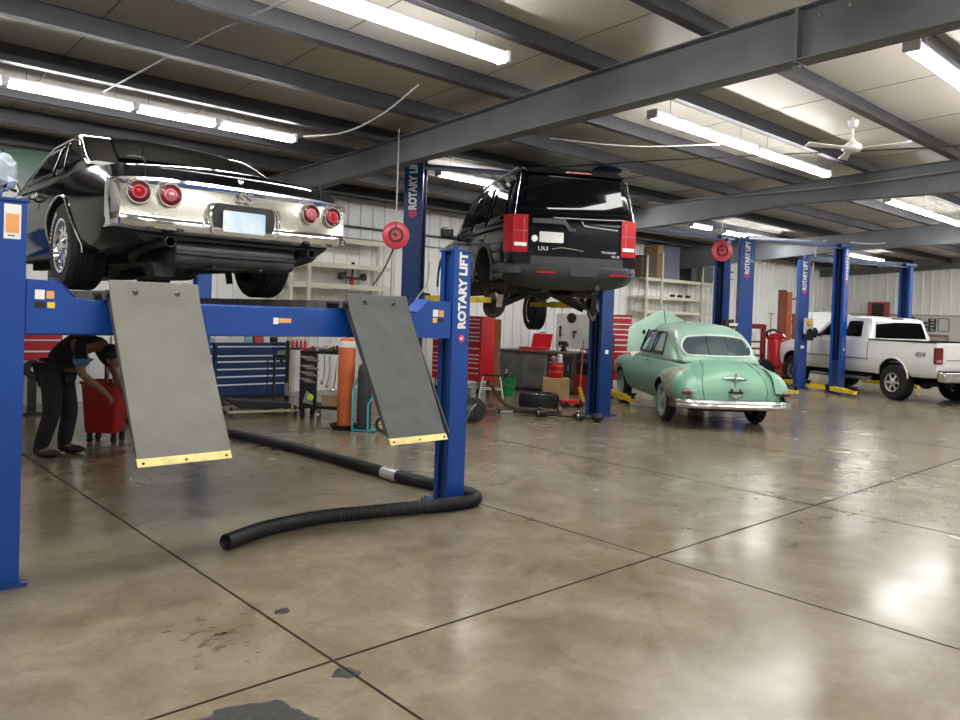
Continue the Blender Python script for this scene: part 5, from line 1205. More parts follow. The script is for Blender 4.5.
# cardboard box and red drum on it
box('cardboard_box', CARD, (11.78, 10.52, 0), (.54, .42, .40), -.742, 'brown cardboard box on the floor beside the workbench', 'box')
t = thing('drum', 'small red metal drum standing on the cardboard box', 'drum', (11.78, 10.52, .402), -.742)
mb = MB(); mb.lathe([(0, 0), (.145, 0), (.15, .01), (.15, .10), (.156, .11), (.15, .12), (.15, .22), (.156, .23), (.15, .24), (.15, .31), (.142, .315), (.14, .30), (0, .30)], (0, 0, 0), (0, 0, 1), 28); mb.build('drum_body', RED, t)
mb = MB(); mb.lathe([(.156, .31), (.156, .325), (.14, .325)], (0, 0, 0), (0, 0, 1), 28); mb.build('rim', GREYM, t)
for dx, c, l in ((-.06, PINKL, 'pinkish rag bundle on the red drum'), (.07, PAPER, 'white paper roll on the red drum')):
    mb = MB()
    if dx > 0: mb.lathe([(.02, 0), (.055, 0), (.055, .16), (.02, .16)], (0, 0, 0), (0, 0, 1), 16)
    else:
        mb.ball((0, 0, .06), .06, 10)
        for v in mb.bm.verts: v.co += Vector([random.uniform(-.01, .01) for _ in range(3)])
    o = mb.build('paper_roll' if dx > 0 else 'rag', c); v = rotm(-.742) @ Vector((dx, 0, 0)); o.location = (11.78+v.x, 10.52+v.y, .728); tag(o, l, 'roll' if dx > 0 else 'rag')
# green bucket with things
t = thing('bucket', 'green plastic bucket filled with dark gear in front of the workbench', 'bucket', (11.05, 11.17, 0))
mb = MB(); mb.lathe([(0, .0), (.13, .0), (.165, .36), (.175, .36), (.175, .385), (.16, .385), (.125, .02), (0, .02)], (0, 0, 0), (0, 0, 1), 26); mb.build('pail', GREEN, t)
mb = MB(); mb.tube([(-.17, 0, .34), (-.15, -.1, .24), (0, -.165, .19), (.15, -.1, .24), (.17, 0, .34)], .006, 6); mb.build('bail_handle', GREYM, t)
t = thing('power_drill', 'black power tools heaped in the green bucket', 'tool', (11.05, 11.17, .03))
mb = MB(); mb.cyl((-.08, 0, .0), (-.05, .02, .42), .035, n=10); mb.cyl((.05, 0, .0), (.06, .0, .40), .04, n=10); mb.ball((0, 0, .36), .09, 10); mb.build('tool_body', BLACK, t)
mb = MB(); mb.cyl((-.05, .02, .40), (-.02, .02, .52), .02, n=8); mb.build('chuck', GREYM, t)
# white step stool
t = thing('step_stool', 'white tubular step stool in front of the tall red tool chest', 'stool', (10.62, 11.2, 0), -.742)
for x, s in ((-.17, -1), (.17, 1)):
    for y in (-.15, .15):
        mb = MB(); mb.tube([(x+s*.07, y*1.3, 0), (x, y*.8, .42)], .014, 8); mb.build('leg', WHITE, t)
mb = MB(); mb.tube([(-.22, -.17, .16), (.22, -.17, .16)], .012, 6); mb.tube([(-.22, .17, .16), (.22, .17, .16)], .012, 6); mb.build('stretcher', WHITE, t)
mb = MB(); mb.box(-.20, .20, -.14, .14, .42, .45); mb.build('step', DARKM, t, smooth=0)
# tyre lying on the floor
t = thing('car_tyre', 'loose black tire lying flat on the floor under the four wheel drive', 'tire', (10.12, 9.42, 0))
mb = MB(); R_, w_ = .36, .27
mb.lathe([(.215, .03), (.25, .0), (R_-.04, .0), (R_-.008, .03), (R_, .06), (R_, .095), (R_-.01, .1), (R_, .105), (R_, .165), (R_-.01, .17), (R_, .175), (R_, .21), (R_-.008, .24), (R_-.04, .27), (.25, .27), (.215, .24)], (0, 0, 0), (0, 0, 1), 40, close=True); mb.build('tread', RUBBER, t)
mb = MB(); mb.lathe([(.215, .04), (.20, .1), (.20, .2), (.215, .235), (.225, .24), (.21, .15)], (0, 0, 0), (0, 0, 1), 36)
for k in range(7):
    a = 2*PI*k/7; u = Vector((math.cos(a), math.sin(a), 0)); v = Vector((-u.y, u.x, 0)); mb.plate([u*.03-v*.02+Vector((0, 0, .19)), u*.2-v*.02+Vector((0, 0, .2)), u*.2+v*.02+Vector((0, 0, .2)), u*.03+v*.02+Vector((0, 0, .19))], (0, 0, .02))
mb.build('wheel_rim', DULLCH, t)
# axle parts and pipes on the floor
t = thing('drive_axle', 'dark drive axle with rubber boots lying on the floor before the tire', 'axle', (9.35, 8.35, 0), math.atan2(-1.33, .57))
mb = MB(); mb.cyl((-.72, 0, .05), (.75, 0, .05), .017, n=10); mb.build('shaft', DARKM, t)
for x in (-.25, .42, .72):
    mb = MB(); mb.lathe([(.02, -.10), (.05, -.06), (.075, -.035), (.075, .035), (.06, .06), (.02, .10)], (x, 0, .076), (1, 0, 0), 18); mb.build('cv_joint', BLACK, t)
mb = MB(); mb.lathe([(.076, -.012), (.079, 0), (.076, .012)], (-.25, 0, .076), (1, 0, 0), 18); mb.lathe([(.076, -.012), (.079, 0), (.076, .012)], (.42, 0, .076), (1, 0, 0), 18); mb.build('boot_clamp', DULLCH, t)
t = thing('suspension_link', 'pale metal control arm lying on the floor beside the drive axle', 'car part', (9.18, 8.95, 0), math.atan2(-1.3, .6))
mb = MB(); mb.plate([(-.35, -.05, .0), (.4, -.03, .0), (.42, .03, .0), (-.1, .07, .0), (-.36, .05, .0)], (0, 0, .045)); mb.build('arm_plate', mat('pale_alloy', (.5, .5, .48), .4, metal=.6), t, smooth=0, bevel=.01)
mb = MB(); mb.lathe([(.02, 0), (.045, 0), (.045, .07), (.02, .07)], (-.36, 0, 0), (0, 0, 1), 16); mb.lathe([(.02, 0), (.04, 0), (.04, .08), (.02, .08)], (.42, 0, 0), (0, 0, 1), 16); mb.build('bushing', BLACK, t)
o = MB().tube([(-.4, .13, .03), (-.1, .10, .03), (.45, .11, .03)], .02, 8).build('tie_rod', DARKM, t)
RUST = mat('brown_rusty_pipe', (.10, .065, .04), .6, noise=.3, nscale=14)
wire('exhaust_pipe', [(9.97, 10.5, .30), (9.75, 10.1, .16), (9.45, 9.55, .07), (9.4, 9.2, .06), (9.6, 8.85, .06), (9.75, 8.65, .06)], .032, RUST, 'bent brown exhaust pipe leaning from the stool to the axle', 10, 'pipe')
mb = MB(); mb.lathe([(.03, -.04), (.07, -.03), (.07, .03), (.03, .04)], (9.78, 8.62, .072), (.8, -.5, 0), 16); tag(mb.build('pipe_flange', RUST), 'round rusty flange at the end of the bent exhaust pipe', 'car part')
wire('exhaust_pipe', [(8.55, 9.35, .05), (8.75, 9.3, .05), (8.98, 9.35, .07), (9.05, 9.55, .12)], .035, mat('reddish_pipe', (.16, .07, .055), .6, noise=.3, nscale=14), 'short hooked reddish pipe on the floor beside the near right column', 10, 'pipe')
# dark machine right of the near column
t = thing('compressor', 'dark grey compressor with a black drum standing behind the near right column', 'compressor', (7.72, 8.72, 0), -.742)
mb = MB(); mb.lathe([(.02, -.12), (.14, -.11), (.17, -.05), (.17, .05), (.14, .11), (.02, .12)], (.02, -.05, .19), (1, 0, .0), 26); mb.build('tank', mat('dark_grey_enamel', (.04, .05, .055), .35), t)
mb = MB(); mb.lathe([(.10, -.04), (.19, -.03), (.19, .03), (.10, .04)], (.14, -.06, .20), (.2, -1, 0), 24); mb.build('drum_guard', BLACK, t)
mb = MB(); mb.box(-.16, .10, -.1, .12, .36, .52); mb.cyl((-.02, 0, .52), (-.02, 0, .58), .05, n=12); mb.build('pump', mat('olive_grey', (.07, .07, .055), .5), t, bevel=.02)
mb = MB(); mb.tube([(.18, -.14, .30), (.10, -.2, .22), (.05, -.22, .10), (.05, -.2, .02)], .008, 6); mb.build('hose', GREYM, t)
for x in (-.12, .14):
    mb = MB(); mb.box(x-.02, x+.02, -.1, .1, 0, .06); mb.build('foot', BLACK, t, smooth=0)
t = thing('floor_jack', 'red floor jack lying between the near right column and the stool', 'jack', (9.0, 10.75, 0), -.742)
mb = MB(); mb.box(-.30, .30, -.05, .05, .05, .12); mb.build('jack_frame', RED, t, bevel=.01)
for x in (-.24, .24):
    mb = MB(); mb.lathe([(.01, -.08), (.05, -.08), (.05, .08), (.01, .08)], (x, 0, .05), (0, 1, 0), 14); mb.build('jack_wheel', BLACK, t)
mb = MB(); mb.lathe([(.02, .12), (.06, .15), (.06, .165), (0, .165)], (-.2, 0, 0), (0, 0, 1), 14); mb.build('saddle', DARKM, t)
t = thing('floor_jack', 'red jack with long upright handle and yellow grip left of the lift column', 'jack', (11.0, 9.2, 0), -.5)
mb = MB(); mb.box(-.38, -.05, -.10, .10, .05, .13); mb.build('jack_frame', RED, t, bevel=.01)
for x in (-.3, -.02):
    mb = MB(); mb.lathe([(.01, -.12), (.05, -.12), (.05, .12), (.01, .12)], (x, 0, .05), (0, 1, 0), 14); mb.build('jack_wheel', BLACK, t)
mb = MB(); mb.tube([(-.02, 0, .12), (.03, 0, 1.25)], .014, 8); mb.build('handle', mat('pink_red_handle', (.5, .12, .10), .4), t)
mb = MB(); mb.tube([(.06, -.02, .10), (-.03, -.02, .36)], .035, 8); mb.build('grip', YEL, t)
o = box('parts_box', CARD, (13.65, 10.71, 1.30), (.19, .16, .19), -.742, 'small tan box on the red shelf post behind the lift column', 'box')
t = thing('shelf_stand', 'dark red stand behind the lift column carrying the small tan box', 'stand', (13.65, 10.71, 0), -.742)
mb = MB(); mb.box(-.16, .16, -.12, .12, 1.26, 1.298); mb.build('shelf', DRED, t, smooth=0)
for x in (-.14, .14):
    for y in (-.1, .1): mb = MB(); mb.box(x-.015, x+.015, y-.015, y+.015, 0, 1.26); mb.build('leg', DRED, t, smooth=0)
mb = MB(); mb.box(-.16, .16, -.12, .12, .55, .9); mb.build('drawer_unit', RED, t, smooth=0)
# ------------------------------------------------------------------ creeper, stands, cart, cylinders (left of centre)
t = thing('floor_dolly', 'low black dolly with a pale wooden frame on the floor before the blue chest', 'dolly', (5.55, 11.0, 0), -.25)
WOODP = mat('pale_wood', (.45, .38, .22), .6)
mb = MB(); mb.box(-.55, .5, -.34, -.28, .06, .09); mb.box(-.55, .5, .28, .34, .06, .09); mb.box(-.55, -.49, -.28, .28, .06, .09); mb.box(.44, .5, -.28, .28, .06, .09); mb.build('frame', WOODP, t, smooth=0)
for x in (-.5, .45):
    for y in (-.31, .31):
        mb = MB(); mb.lathe([(.01, -.02), (.03, -.02), (.03, .02), (.01, .02)], (x, y, .03), (1, 0, 0), 12); mb.cyl((x, y, .09), (x, y, .15), .02, n=8); mb.build('caster', DARKM, t)
mb = MB(); mb.prism([(-.35, .10), (.42, .10), (.42, .17), (.0, .20), (-.5, .24), (-.5, .19)], 'y', -.18, .18); mb.build('padded_board', BLACK, t, smooth=0, bevel=.01)
t = thing('transmission_jack', 'tall black jack stand with upright posts between dolly and wrench cart', 'jack', (5.96, 11.2, 0), -.742)
mb = MB(); mb.box(-.11, -.08, -.02, .02, .03, .88); mb.build('post', BLACK, t, smooth=0)
mb = MB(); mb.box(.09, .14, -.03, .03, .03, 1.12); mb.build('post', BLACK, t, smooth=0)
mb = MB(); mb.box(-.12, .15, -.025, .025, .86, .89); mb.box(.0, .04, -.05, .0, .78, .86); mb.build('cross_arm', BLACK, t, smooth=0)
mb = MB(); mb.tube([(-.35, .1, .03), (.1, 0, .08), (.3, .1, .03)], .018, 6); mb.tube([(-.2, -.22, .03), (.1, 0, .08), (.32, -.2, .03)], .018, 6); mb.build('base_leg', BLACK, t)
mb = MB(); mb.cyl((.115, -.05, .25), (.115, -.05, .45), .03, n=10); mb.build('ram', GREYM, t)
for x, y in ((-.35, .1), (.3, .1), (-.2, -.22), (.32, -.2)):
    mb = MB(); mb.ball((x, y, .025), .024, 8); mb.build('caster', DARKM, t)
mb = MB(); mb.prism([(-.05, .9), (.08, .9), (.1, .97), (-.02, .96)], 'y', -.06, -.02); mb.build('hook_bracket', GREYM, t, smooth=0)
t = thing('wrench_cart', 'black rolling tool cart with rows of silver wrenches hung on its side', 'cart', (5.98, 10.12, 0), -.95)
mb = MB(); mb.box(-.22, .03, -.1, -.07, .2, 1.0); mb.build('side_panel', BLACK, t, smooth=0)
mb = MB(); mb.box(-.22, .42, -.1, .35, .16, .20); mb.build('bottom_shelf', BLACK, t, smooth=0)
mb = MB(); mb.box(-.22, .42, -.1, .35, .98, 1.02); mb.build('top_tray', BLACK, t, smooth=0)
for x, y in ((-.2, .33), (.4, -.08), (.4, .33), (-.2, -.08), (.03, -.08)):
    mb = MB(); mb.box(x-.015, x+.015, y-.015, y+.015, .12, 1.0); mb.build('upright', BLACK, t, smooth=0)
for x, y in ((-.18, -.06), (.1, -.09), (.38, .3), (-.18, .3)):
    mb = MB(); mb.lathe([(.015, -.02), (.055, -.02), (.055, .02), (.015, .02)], (x, y, .055), (1, 0, 0), 16); mb.box(x-.03, x+.03, y-.02, y+.02, .11, .16); mb.build('caster', DULLCH if x == .1 else BLACK, t)
WR = mat('polished_wrench_steel', (.75, .76, .78), .25, metal=.85)
n0 = 0
for row, (z, k) in enumerate(((.93, 5), (.80, 5), (.70, 5), (.60, 4))):
    for i in range(k):
        x = -.19+i*.043; L_ = .11-row*.005; mb = MB(); a = -.5
        dx = Vector((math.cos(a), 0, math.sin(a)))
        mb.plate([Vector((x, -.104, z))-dx*0+Vector((0, 0, .006)), Vector((x, -.104, z))+dx*L_+Vector((0, 0, .006)), Vector((x, -.104, z))+dx*L_-Vector((0, 0, .006)), Vector((x, -.104, z))-Vector((0, 0, .006))], (0, -.006, 0))
        mb.lathe([(.006, 0), (.016, 0), (.016, .008), (.006, .008)], (x, -.103, z), (0, -1, 0), 10); mb.lathe([(.005, 0), (.013, 0), (.013, .008), (.005, .008)], Vector((x, -.103, z))+dx*L_, (0, -1, 0), 10)
        o = mb.build('wrench', WR); o.location = (5.98, 10.12, 0); o.rotation_euler = (0, 0, -.95)
        o.location.z = 0; tag(o, ['silver wrench hung in the top row on the black cart side', 'silver wrench hung in the second row on the black cart side', 'silver wrench hung in the third row on the black cart side', 'silver wrench hung in the lowest row on the black cart side'][row], 'wrench', ['wrenches in the top row', 'wrenches in the second row', 'wrenches in the third row', 'wrenches in the lowest row'][row])
Rc = rotm(-.95)
def cp(x, y, z): v = Rc @ Vector((x, y, 0)); return (5.98+v.x, 10.12+v.y, z)
o = MB().lathe([(0, -.01), (.045, -.01), (.05, 0), (.045, .01), (0, .012)], (0, 0, 0), (0, -1, 0), 20).build('tape_roll', LIME); o.location = cp(-.03, -.12, .33); o.rotation_euler = (0, 0, -.95); tag(o, 'bright lime green disc low on the side of the wrench cart', 'tape')
box('parts_box', CARD, cp(.24, .05, .205), (.26, .18, .16), -.95, 'open cardboard box on the bottom shelf of the wrench cart', 'box')
mb = MB(); mb.prism([(-.16, .25), (.0, .22), (.0, .36), (-.1, .42)], 'y', -.112, -.102); o = mb.build('grey_pouch', mat('grey_fabric', (.25, .25, .26), .7), smooth=0); o.location = (5.98, 10.12, 0); o.rotation_euler = (0, 0, -.95); tag(o, 'grey pouch hanging low on the wrench cart side', 'pouch')
random.seed(9)
TOOLL = ['red handled pliers', 'chrome ratchet', 'silver pry bar', 'grey air tool', 'brass fitting', 'black impact gun', 'steel clamp', 'silver socket rail']
for i in range(8):
    mb = MB(); L_ = random.uniform(.10, .2); a = random.uniform(-.6, .6)
    mb.cyl((-L_/2, 0, .02), (L_/2, 0, .02+.05*abs(a)), random.uniform(.014, .024), n=8); mb.ball((L_/2, 0, .03+.05*abs(a)), random.uniform(.02, .035), 8); mb.box(-L_/2-.02, -L_/2+.03, -.018, .018, .0, .04)
    o = mb.build('hand_tool', [RED, WR, GREYM, GREYM, mat('brass', (.5, .35, .12), .35, metal=.9), BLACK, DARKM, WR][i]); o.location = cp(-.17+.078*i, .05+.1*(i % 3), 1.022); o.rotation_euler = (0, 0, a*3)
    tag(o, TOOLL[i]+' lying on the top tray of the wrench cart', 'tool')
for i, (x, z0, z1) in enumerate(((.12, .55, .9), (.2, .5, .88), (.3, .45, .85))):
    mb = MB(); mb.tube(catmull([(x, .0, z1+.07), (x+.02, -.03, .7), (x-.01, -.04, z0)], 5), .009, 6); mb.ball((x-.01, -.04, z0), .03, 8)
    o = mb.build('hanging_tool', [GREYM, mat('brass', (.5, .35, .12), .35, metal=.9), DULLCH][i]); o.location = (5.98, 10.12, 0); o.rotation_euler = (0, 0, -.95)
    tag(o, ['thin grey puller', 'brass coloured hook', 'chrome chain hook'][i]+' hanging inside the open side of the wrench cart', 'tool')
# red spray cans and rag on a shelf behind
t = thing('bottle_rack', 'small dark rack with red capped bottles right of the blue chest', 'rack', (6.95, 12.45, 0), -.3)
mb = MB(); mb.box(-.16, .16, -.12, .12, .9, .93); mb.build('shelf', BLACK, t, smooth=0)
for x in (-.14, .14):
    mb = MB(); mb.box(x-.012, x+.012, -.012, .012, 0, .9); mb.build('leg', BLACK, t, smooth=0)
for i in range(4):
    t2 = thing('spray_bottle', 'red spray bottle on the dark rack right of the blue chest', 'bottle', (6.86+.07*i, 12.45-.02*i, .932), 0, 'red spray bottles on the dark rack')
    mb = MB(); mb.lathe([(0, 0), (.027, 0), (.027, .10), (.012, .13), (.012, .15), (0, .15)], (0, 0, 0), (0, 0, 1), 12); mb.build('bottle_body', REDC, t2)
    mb = MB(); mb.box(-.01, .025, -.01, .01, .15, .175); mb.build('nozzle', WHITE, t2, smooth=0)
# gas cylinders
t = thing('gas_cylinder', 'tall orange gas cylinder standing in a black pan under the lift beam', 'gas cylinder', (5.82, 9.05, .013))
mb = MB(); mb.lathe([(0, 0), (.10, 0), (.112, .03), (.118, 1.16), (.11, 1.20), (.08, 1.24), (0, 1.25)], (0, 0, 0), (0, 0, 1), 28); mb.build('cylinder_body', ORANGE, t)
mb = MB(); mb.lathe([(.1185, 1.12), (.12, 1.13), (.12, 1.19), (.112, 1.20)], (0, 0, 0), (0, 0, 1), 28); mb.build('white_band', WHITE, t)
mb = MB(); mb.cyl((0, 0, 1.25), (0, 0, 1.33), .025, n=12); mb.build('valve', GREYM, t)
t = thing('drip_pan', 'shallow black pan on the floor under the orange cylinder', 'pan', (5.80, 9.05, 0))
mb = MB(); mb.lathe([(0, 0), (.15, 0), (.20, .07), (.19, .07), (.145, .012), (0, .012)], (0, 0, 0), (0, 0, 1), 30); mb.build('pan', BLACK, t)
t = thing('gas_cylinder', 'dark grey gas cylinder strapped to the light blue hand truck', 'gas cylinder', (5.96, 8.80, .025))
mb = MB(); mb.lathe([(0, 0), (.095, 0), (.1, .02), (.1, .78), (.085, .86), (.04, .91), (.03, .95), (0, .95)], (0, 0, 0), (0, 0, 1), 26); mb.build('cylinder_body', mat('dark_cylinder_paint', (.035, .04, .045), .35), t)
mb = MB(); mb.lathe([(.045, .86), (.05, .9), (.045, .96), (0, .97)], (0, 0, 0), (0, 0, 1), 16); mb.build('valve_cap', PAPER, t)
t = thing('hand_truck', 'light blue tubular hand truck with a pale yellow wheel beside the dark cylinder', 'hand truck', (5.97, 8.79, 0), -.742)
for s in (-1, 1):
    mb = MB(); mb.tube([(s*.15, -.13, .02), (s*.15, -.14, .42), (s*.17+.0, -.02, .56), (s*.17+.05, .1, .72)] if s < 0 else [(s*.06, -.14, .0), (s*.06, -.15, .38), (s*.15+.05, -.12, .60), (s*.15+.12, -.1, .74)], .015, 8); mb.build('side_rail', CYAN, t)
mb = MB(); mb.box(-.16, .16, -.14, .14, .012, .024); mb.build('toe_plate', CYAN, t, smooth=0)
mb = MB(); mb.tube([(.12, -.10, .95), (.20, -.13, .5), (.26, -.12, .12)], .01, 6); mb.tube([(.16, -.08, .92), (.26, -.1, .5), (.30, -.10, .15)], .008, 6); mb.build('red_gas_hose', RED, t)
for s in (1,):
    mb = MB(); mb.lathe([(.075, -.02), (.11, -.02), (.115, 0), (.11, .02), (.075, .02)], (.27, -.12, .115), (.45, -1, 0), 24, close=True); w_ = mb.build('wheel', RUBBER, t)
    mb = MB(); mb.lathe([(0, -.015), (.076, -.012), (.076, .012), (0, .028)], (.27, -.12, .115), (.45, -1, 0), 20); mb.build('wheel_hub', PYEL, w_)
    mb = MB()
    for k in range(5):
        a = 2*PI*k/5; f1, f2 = mb.frame((.45, -1, 0)); u = f1*math.cos(a)+f2*math.sin(a); c0 = Vector((.27, -.12, .115))+Vector((.45, -1, 0)).normalized()*.022; mb.tube([c0+u*.02, c0+u*.07], .006, 5)
    mb.build('spoke_slot', DARKM, w_)
# ------------------------------------------------------------------ shelving against the left wall
def rack(label, x0, x1, y0, y1, zs, posts, braces=()):
    t = thing('shelving_rack', label, 'shelves', ((x0+x1)/2, y0, 0)); c = (x0+x1)/2
    for z in zs:
        mb = MB(); mb.box(x0-c, x1-c, 0, y1-y0, z-.012, z); mb.box(x0-c, x1-c, -.012, 0, z-.085, z+.01); mb.build('shelf', CREAM, t, smooth=0)
    for px_, top in posts:
        for y in (-.03, y1-y0):
            mb = MB(); mb.box(px_-c-.035, px_-c+.035, y-.02, y+.015, 0, top); mb.build('upright', CREAM, t, smooth=0)
    for (xa, za, xb, zb) in braces:
        mb = MB(); mb.tube([(xa-c, y1-y0+.03, za), (xb-c, y1-y0+.03, zb)], .015, 6); mb.build('brace', CREAM, t)
    return t
rack('cream steel shelving on the left wall behind the rear of the black coupe', 7.03, 9.42, 13.0, 13.5, (1.62, 2.13, 2.54, 3.04), ((7.45, 2.62), (9.38, 3.04), (7.07, 3.04)))
rack('tall cream shelving rack with cartons on top, seen between lift columns', 18.2, 22.0, 13.0, 13.5, (.6, 1.45, 1.92, 2.34, 2.86), ((19.0, 3.62), (21.15, 3.5), (18.25, 3.5), (21.95, 2.86)), ((18.3, 1.5, 18.95, 3.3), (20.6, 2.3, 21.1, 2.9)))
t = thing('bench_tool', 'black machine tool with a red foot standing on the cream shelf near the reel', 'tool', (8.55, 13.2, 2.14))
mb = MB(); mb.cyl((0, 0, 0), (0, 0, .12), .05, n=12); mb.build('red_base', RED, t)
mb = MB(); mb.box(-.30, .30, -.08, .08, .12, .17); mb.ball((-.25, 0, .18), .08, 10); mb.ball((.27, 0, .18), .08, 10); mb.cyl((.0, 0, .17), (.02, 0, .42), .02, n=8); mb.ball((.02, 0, .43), .045, 8); mb.cyl((-.16, 0, .17), (-.16, 0, .28), .02, n=8); mb.build('tool_head', BLACK, t)
BOXD = mat('dark_grey_case', (.04, .04, .045), .5); BOXB = mat('blue_grey_panel', (.17, .17, .23), .6); BOXK = mat('brown_dark_carton', (.10, .07, .055), .7)
box('storage_box', BOXK, (18.45, 13.25, 2.865), (.75, .4, .62), 0, 'dark brown carton at the left end of the top shelf', 'box')
box('storage_box', BOXB, (19.62, 13.27, 2.865), (.8, .4, .98), 0, 'tall blue grey carton on the top shelf', 'box')
box('storage_box', CARD, (19.05, 13.28, 2.865), (.3, .38, .98), 0, 'tan carton between the dark and the blue grey carton', 'box')
box('storage_box', BOXD, (20.92, 13.25, 2.865), (.55, .4, .42), 0, 'black case on the top shelf, under the smaller black case', 'box')
box('storage_box', BOXD, (20.95, 13.25, 3.287), (.42, .36, .36), 0, 'smaller black case stacked on another black case', 'box')
box('storage_box', mat('dark_panel', (.06, .06, .06), .5), (21.6, 13.25, 2.865), (.7, .35, .72), 0, 'dark panel shaped box at the right end of the top shelf', 'box')
o = MB().lathe([(0, 0), (.12, 0), (.12, .16), (0, .17)], (0, 0, 0), (0, 0, 1), 20).build('roll', PAPER); o.location = (21.0, 13.25, 3.65); tag(o, 'pale round roll on top of the stacked black cases', 'roll')
for i, x in enumerate((19.9, 20.3, 20.75)):
    o = MB().ball((0, 0, .05), .09, 10, sc=(1.3, .8, .6)).build('engine_part', DARKM); o.location = (x, 13.2, 2.345); tag(o, ['left', 'middle', 'right'][i]+' dark engine part of the three on the upper shelf', 'car part')
# ------------------------------------------------------------------ far right: red storage, tank, orange boards
t = thing('engine_hoist', 'dark red steel shelf frame behind the roof of the green sedan', 'rack', (20.6, 11.2, 0), -.55)
for x in (-.75, .6):
    mb = MB(); mb.box(x-.06, x+.06, -.05, .05, 0, 1.62); mb.build('upright', DRED, t, smooth=0)
mb = MB(); mb.box(-.75, .6, -.05, .05, 1.50, 1.64); mb.build('top_rail', DRED, t, smooth=0)
for z in (.5, .7, .9, 1.1):
    mb = MB(); mb.box(-.75, .6, -.04, .25, z, z+.05); mb.build('shelf', DRED, t, smooth=0)
for i in range(4):
    o = MB().lathe([(0, 0), (.06, 0), (.06, .22), (.03, .26), (0, .27)], (0, 0, 0), (0, 0, 1), 14).build('bottle', PAPER); v = rotm(-.55) @ Vector((-.45+i*.25, .1, 0)); o.location = (20.6+v.x, 11.2+v.y, 1.152)
    tag(o, 'white bottle standing on the dark red shelf frame', 'bottle', 'white bottles on the dark red shelf')
t = thing('pressure_tank', 'bright red pressure tank with a black hose on top, left of the orange boards', 'tank', (21.62, 10.72, 0), -.742)
mb = MB(); mb.lathe([(0, .35), (.2, .36), (.26, .42), (.26, 1.15), (.24, 1.22), (.27, 1.24), (.27, 1.28), (.2, 1.36), (0, 1.40)], (0, 0, 0), (0, 0, 1), 26); mb.build('tank', RED, t)
for a in (0, 2.1, 4.2): mb = MB(); mb.tube([(.2*math.cos(a), .2*math.sin(a), .4), (.3*math.cos(a), .3*math.sin(a), 0)], .025, 6); mb.build('leg', DRED, t)
mb = MB(); mb.tube(catmull([(-.25, 0, 1.2), (-.3, 0, 1.4), (-.1, 0, 1.48), (.1, 0, 1.38)], 5), .035, 8); mb.build('coiled_hose', BLACK, t)
mb = MB(); mb.cyl((-.18, .05, 1.3), (-.18, .05, 1.95), .012, n=6); mb.box(-.26, -.1, .03, .07, 1.95, 1.97); mb.build('handle', DARKM, t)
wheel_t = thing('tire_stand', 'dark wheel leaning in front of the red tank behind the sedan', 'wheel', (20.55, 10.55, 0), -.742)
mb = MB(); mb.lathe([(.16, -.09), (.30, -.09), (.33, -.05), (.33, .05), (.30, .09), (.16, .09)], (0, 0, .33), (.3, -1, 0), 26); mb.build('tire', RUBBER, wheel_t)
mb = MB(); mb.lathe([(0, .02), (.16, .05), (.16, -.03)], (0, 0, .33), (.3, -1, 0), 20); mb.build('wheel_rim', DARKM, wheel_t)
t = thing('floor_jack', 'red two wheeled jack low beside the front of the white pickup', 'jack', (20.9, 10.45, 0), -.6)
mb = MB(); mb.box(-.25, .25, -.1, .1, .08, .2); mb.tube([(.2, 0, .15), (.32, 0, .95)], .02, 6); mb.build('jack_frame', RED, t)
for x in (-.2, .22): mb = MB(); mb.lathe([(.01, -.13), (.07, -.13), (.07, .13), (.01, .13)], (x, 0, .07), (0, 1, 0), 14); mb.build('jack_wheel', BLACK, t)
OR2 = mat('orange_beam_paint', (.50, .14, .04), .5, noise=.15); OR3 = mat('dark_orange_paint', (.30, .06, .03), .5)
t = thing('post_stand', 'tall orange steel post with hooks near the front of the white pickup', 'post', (23.2, 11.25, 0), -.742)
mb = MB(); mb.box(-.22, -.02, -.08, .1, 0, 2.72); mb.build('dark_post', OR3, t, smooth=0)
mb = MB(); mb.box(-.02, .14, -.1, .1, 0, 2.66); mb.build('post', OR2, t, smooth=0)
mb = MB(); mb.box(.22, .30, -.05, .05, 0, 2.0); mb.build('side_post', OR3, t, smooth=0)
for z in (2.45, 1.95, 1.75, 1.3):
    mb = MB(); mb.cyl((.14, -.02, z), (.62 if z < 2.2 else .4, -.02, z+.02), .022, n=8); mb.build('hook_arm', DARKM, t)
mb = MB(); mb.box(-.4, .5, -.3, .3, 0, .04); mb.build('base_plate', DARKM, t, smooth=0)
# things strapped on the shorter lift column
t = thing('control_box', 'pale control box with a yellow label strapped on the shorter blue lift column', 'box', (19.60, 8.93, 1.42), -.40)
mb = MB(); mb.box(-.12, .12, -.10, .0, 0, .42); mb.build('enclosure', mat('pale_grey_box', (.5, .5, .47), .5), t, bevel=.02)
mb = MB(); mb.ball((0, -.11, .30), .085, 14, sc=(1, .3, .9)); mb.build('yellow_cap', YEL, t)
mb = MB(); mb.lathe([(.02, -.02), (.10, -.02), (.10, .02), (.02, .02)], (.0, -.1, .05), (.1, -1, 0), 16); mb.box(-.1, .1, -.12, -.03, -.16, .0); mb.build('black_hanger', BLACK, t, smooth=30)
t = thing('control_box', 'small dark control box with a pale plate on the wide blue column behind the sedan', 'box', (16.02, 9.16, 1.42), -.21)
mb = MB(); mb.box(-.16, .12, -.12, .0, 0, .3); mb.build('enclosure', DARKM, t, bevel=.01)
mb = MB(); mb.box(-.05, .22, -.135, -.121, .16, .22); mb.build('pale_plate', DECAL, t, smooth=0)
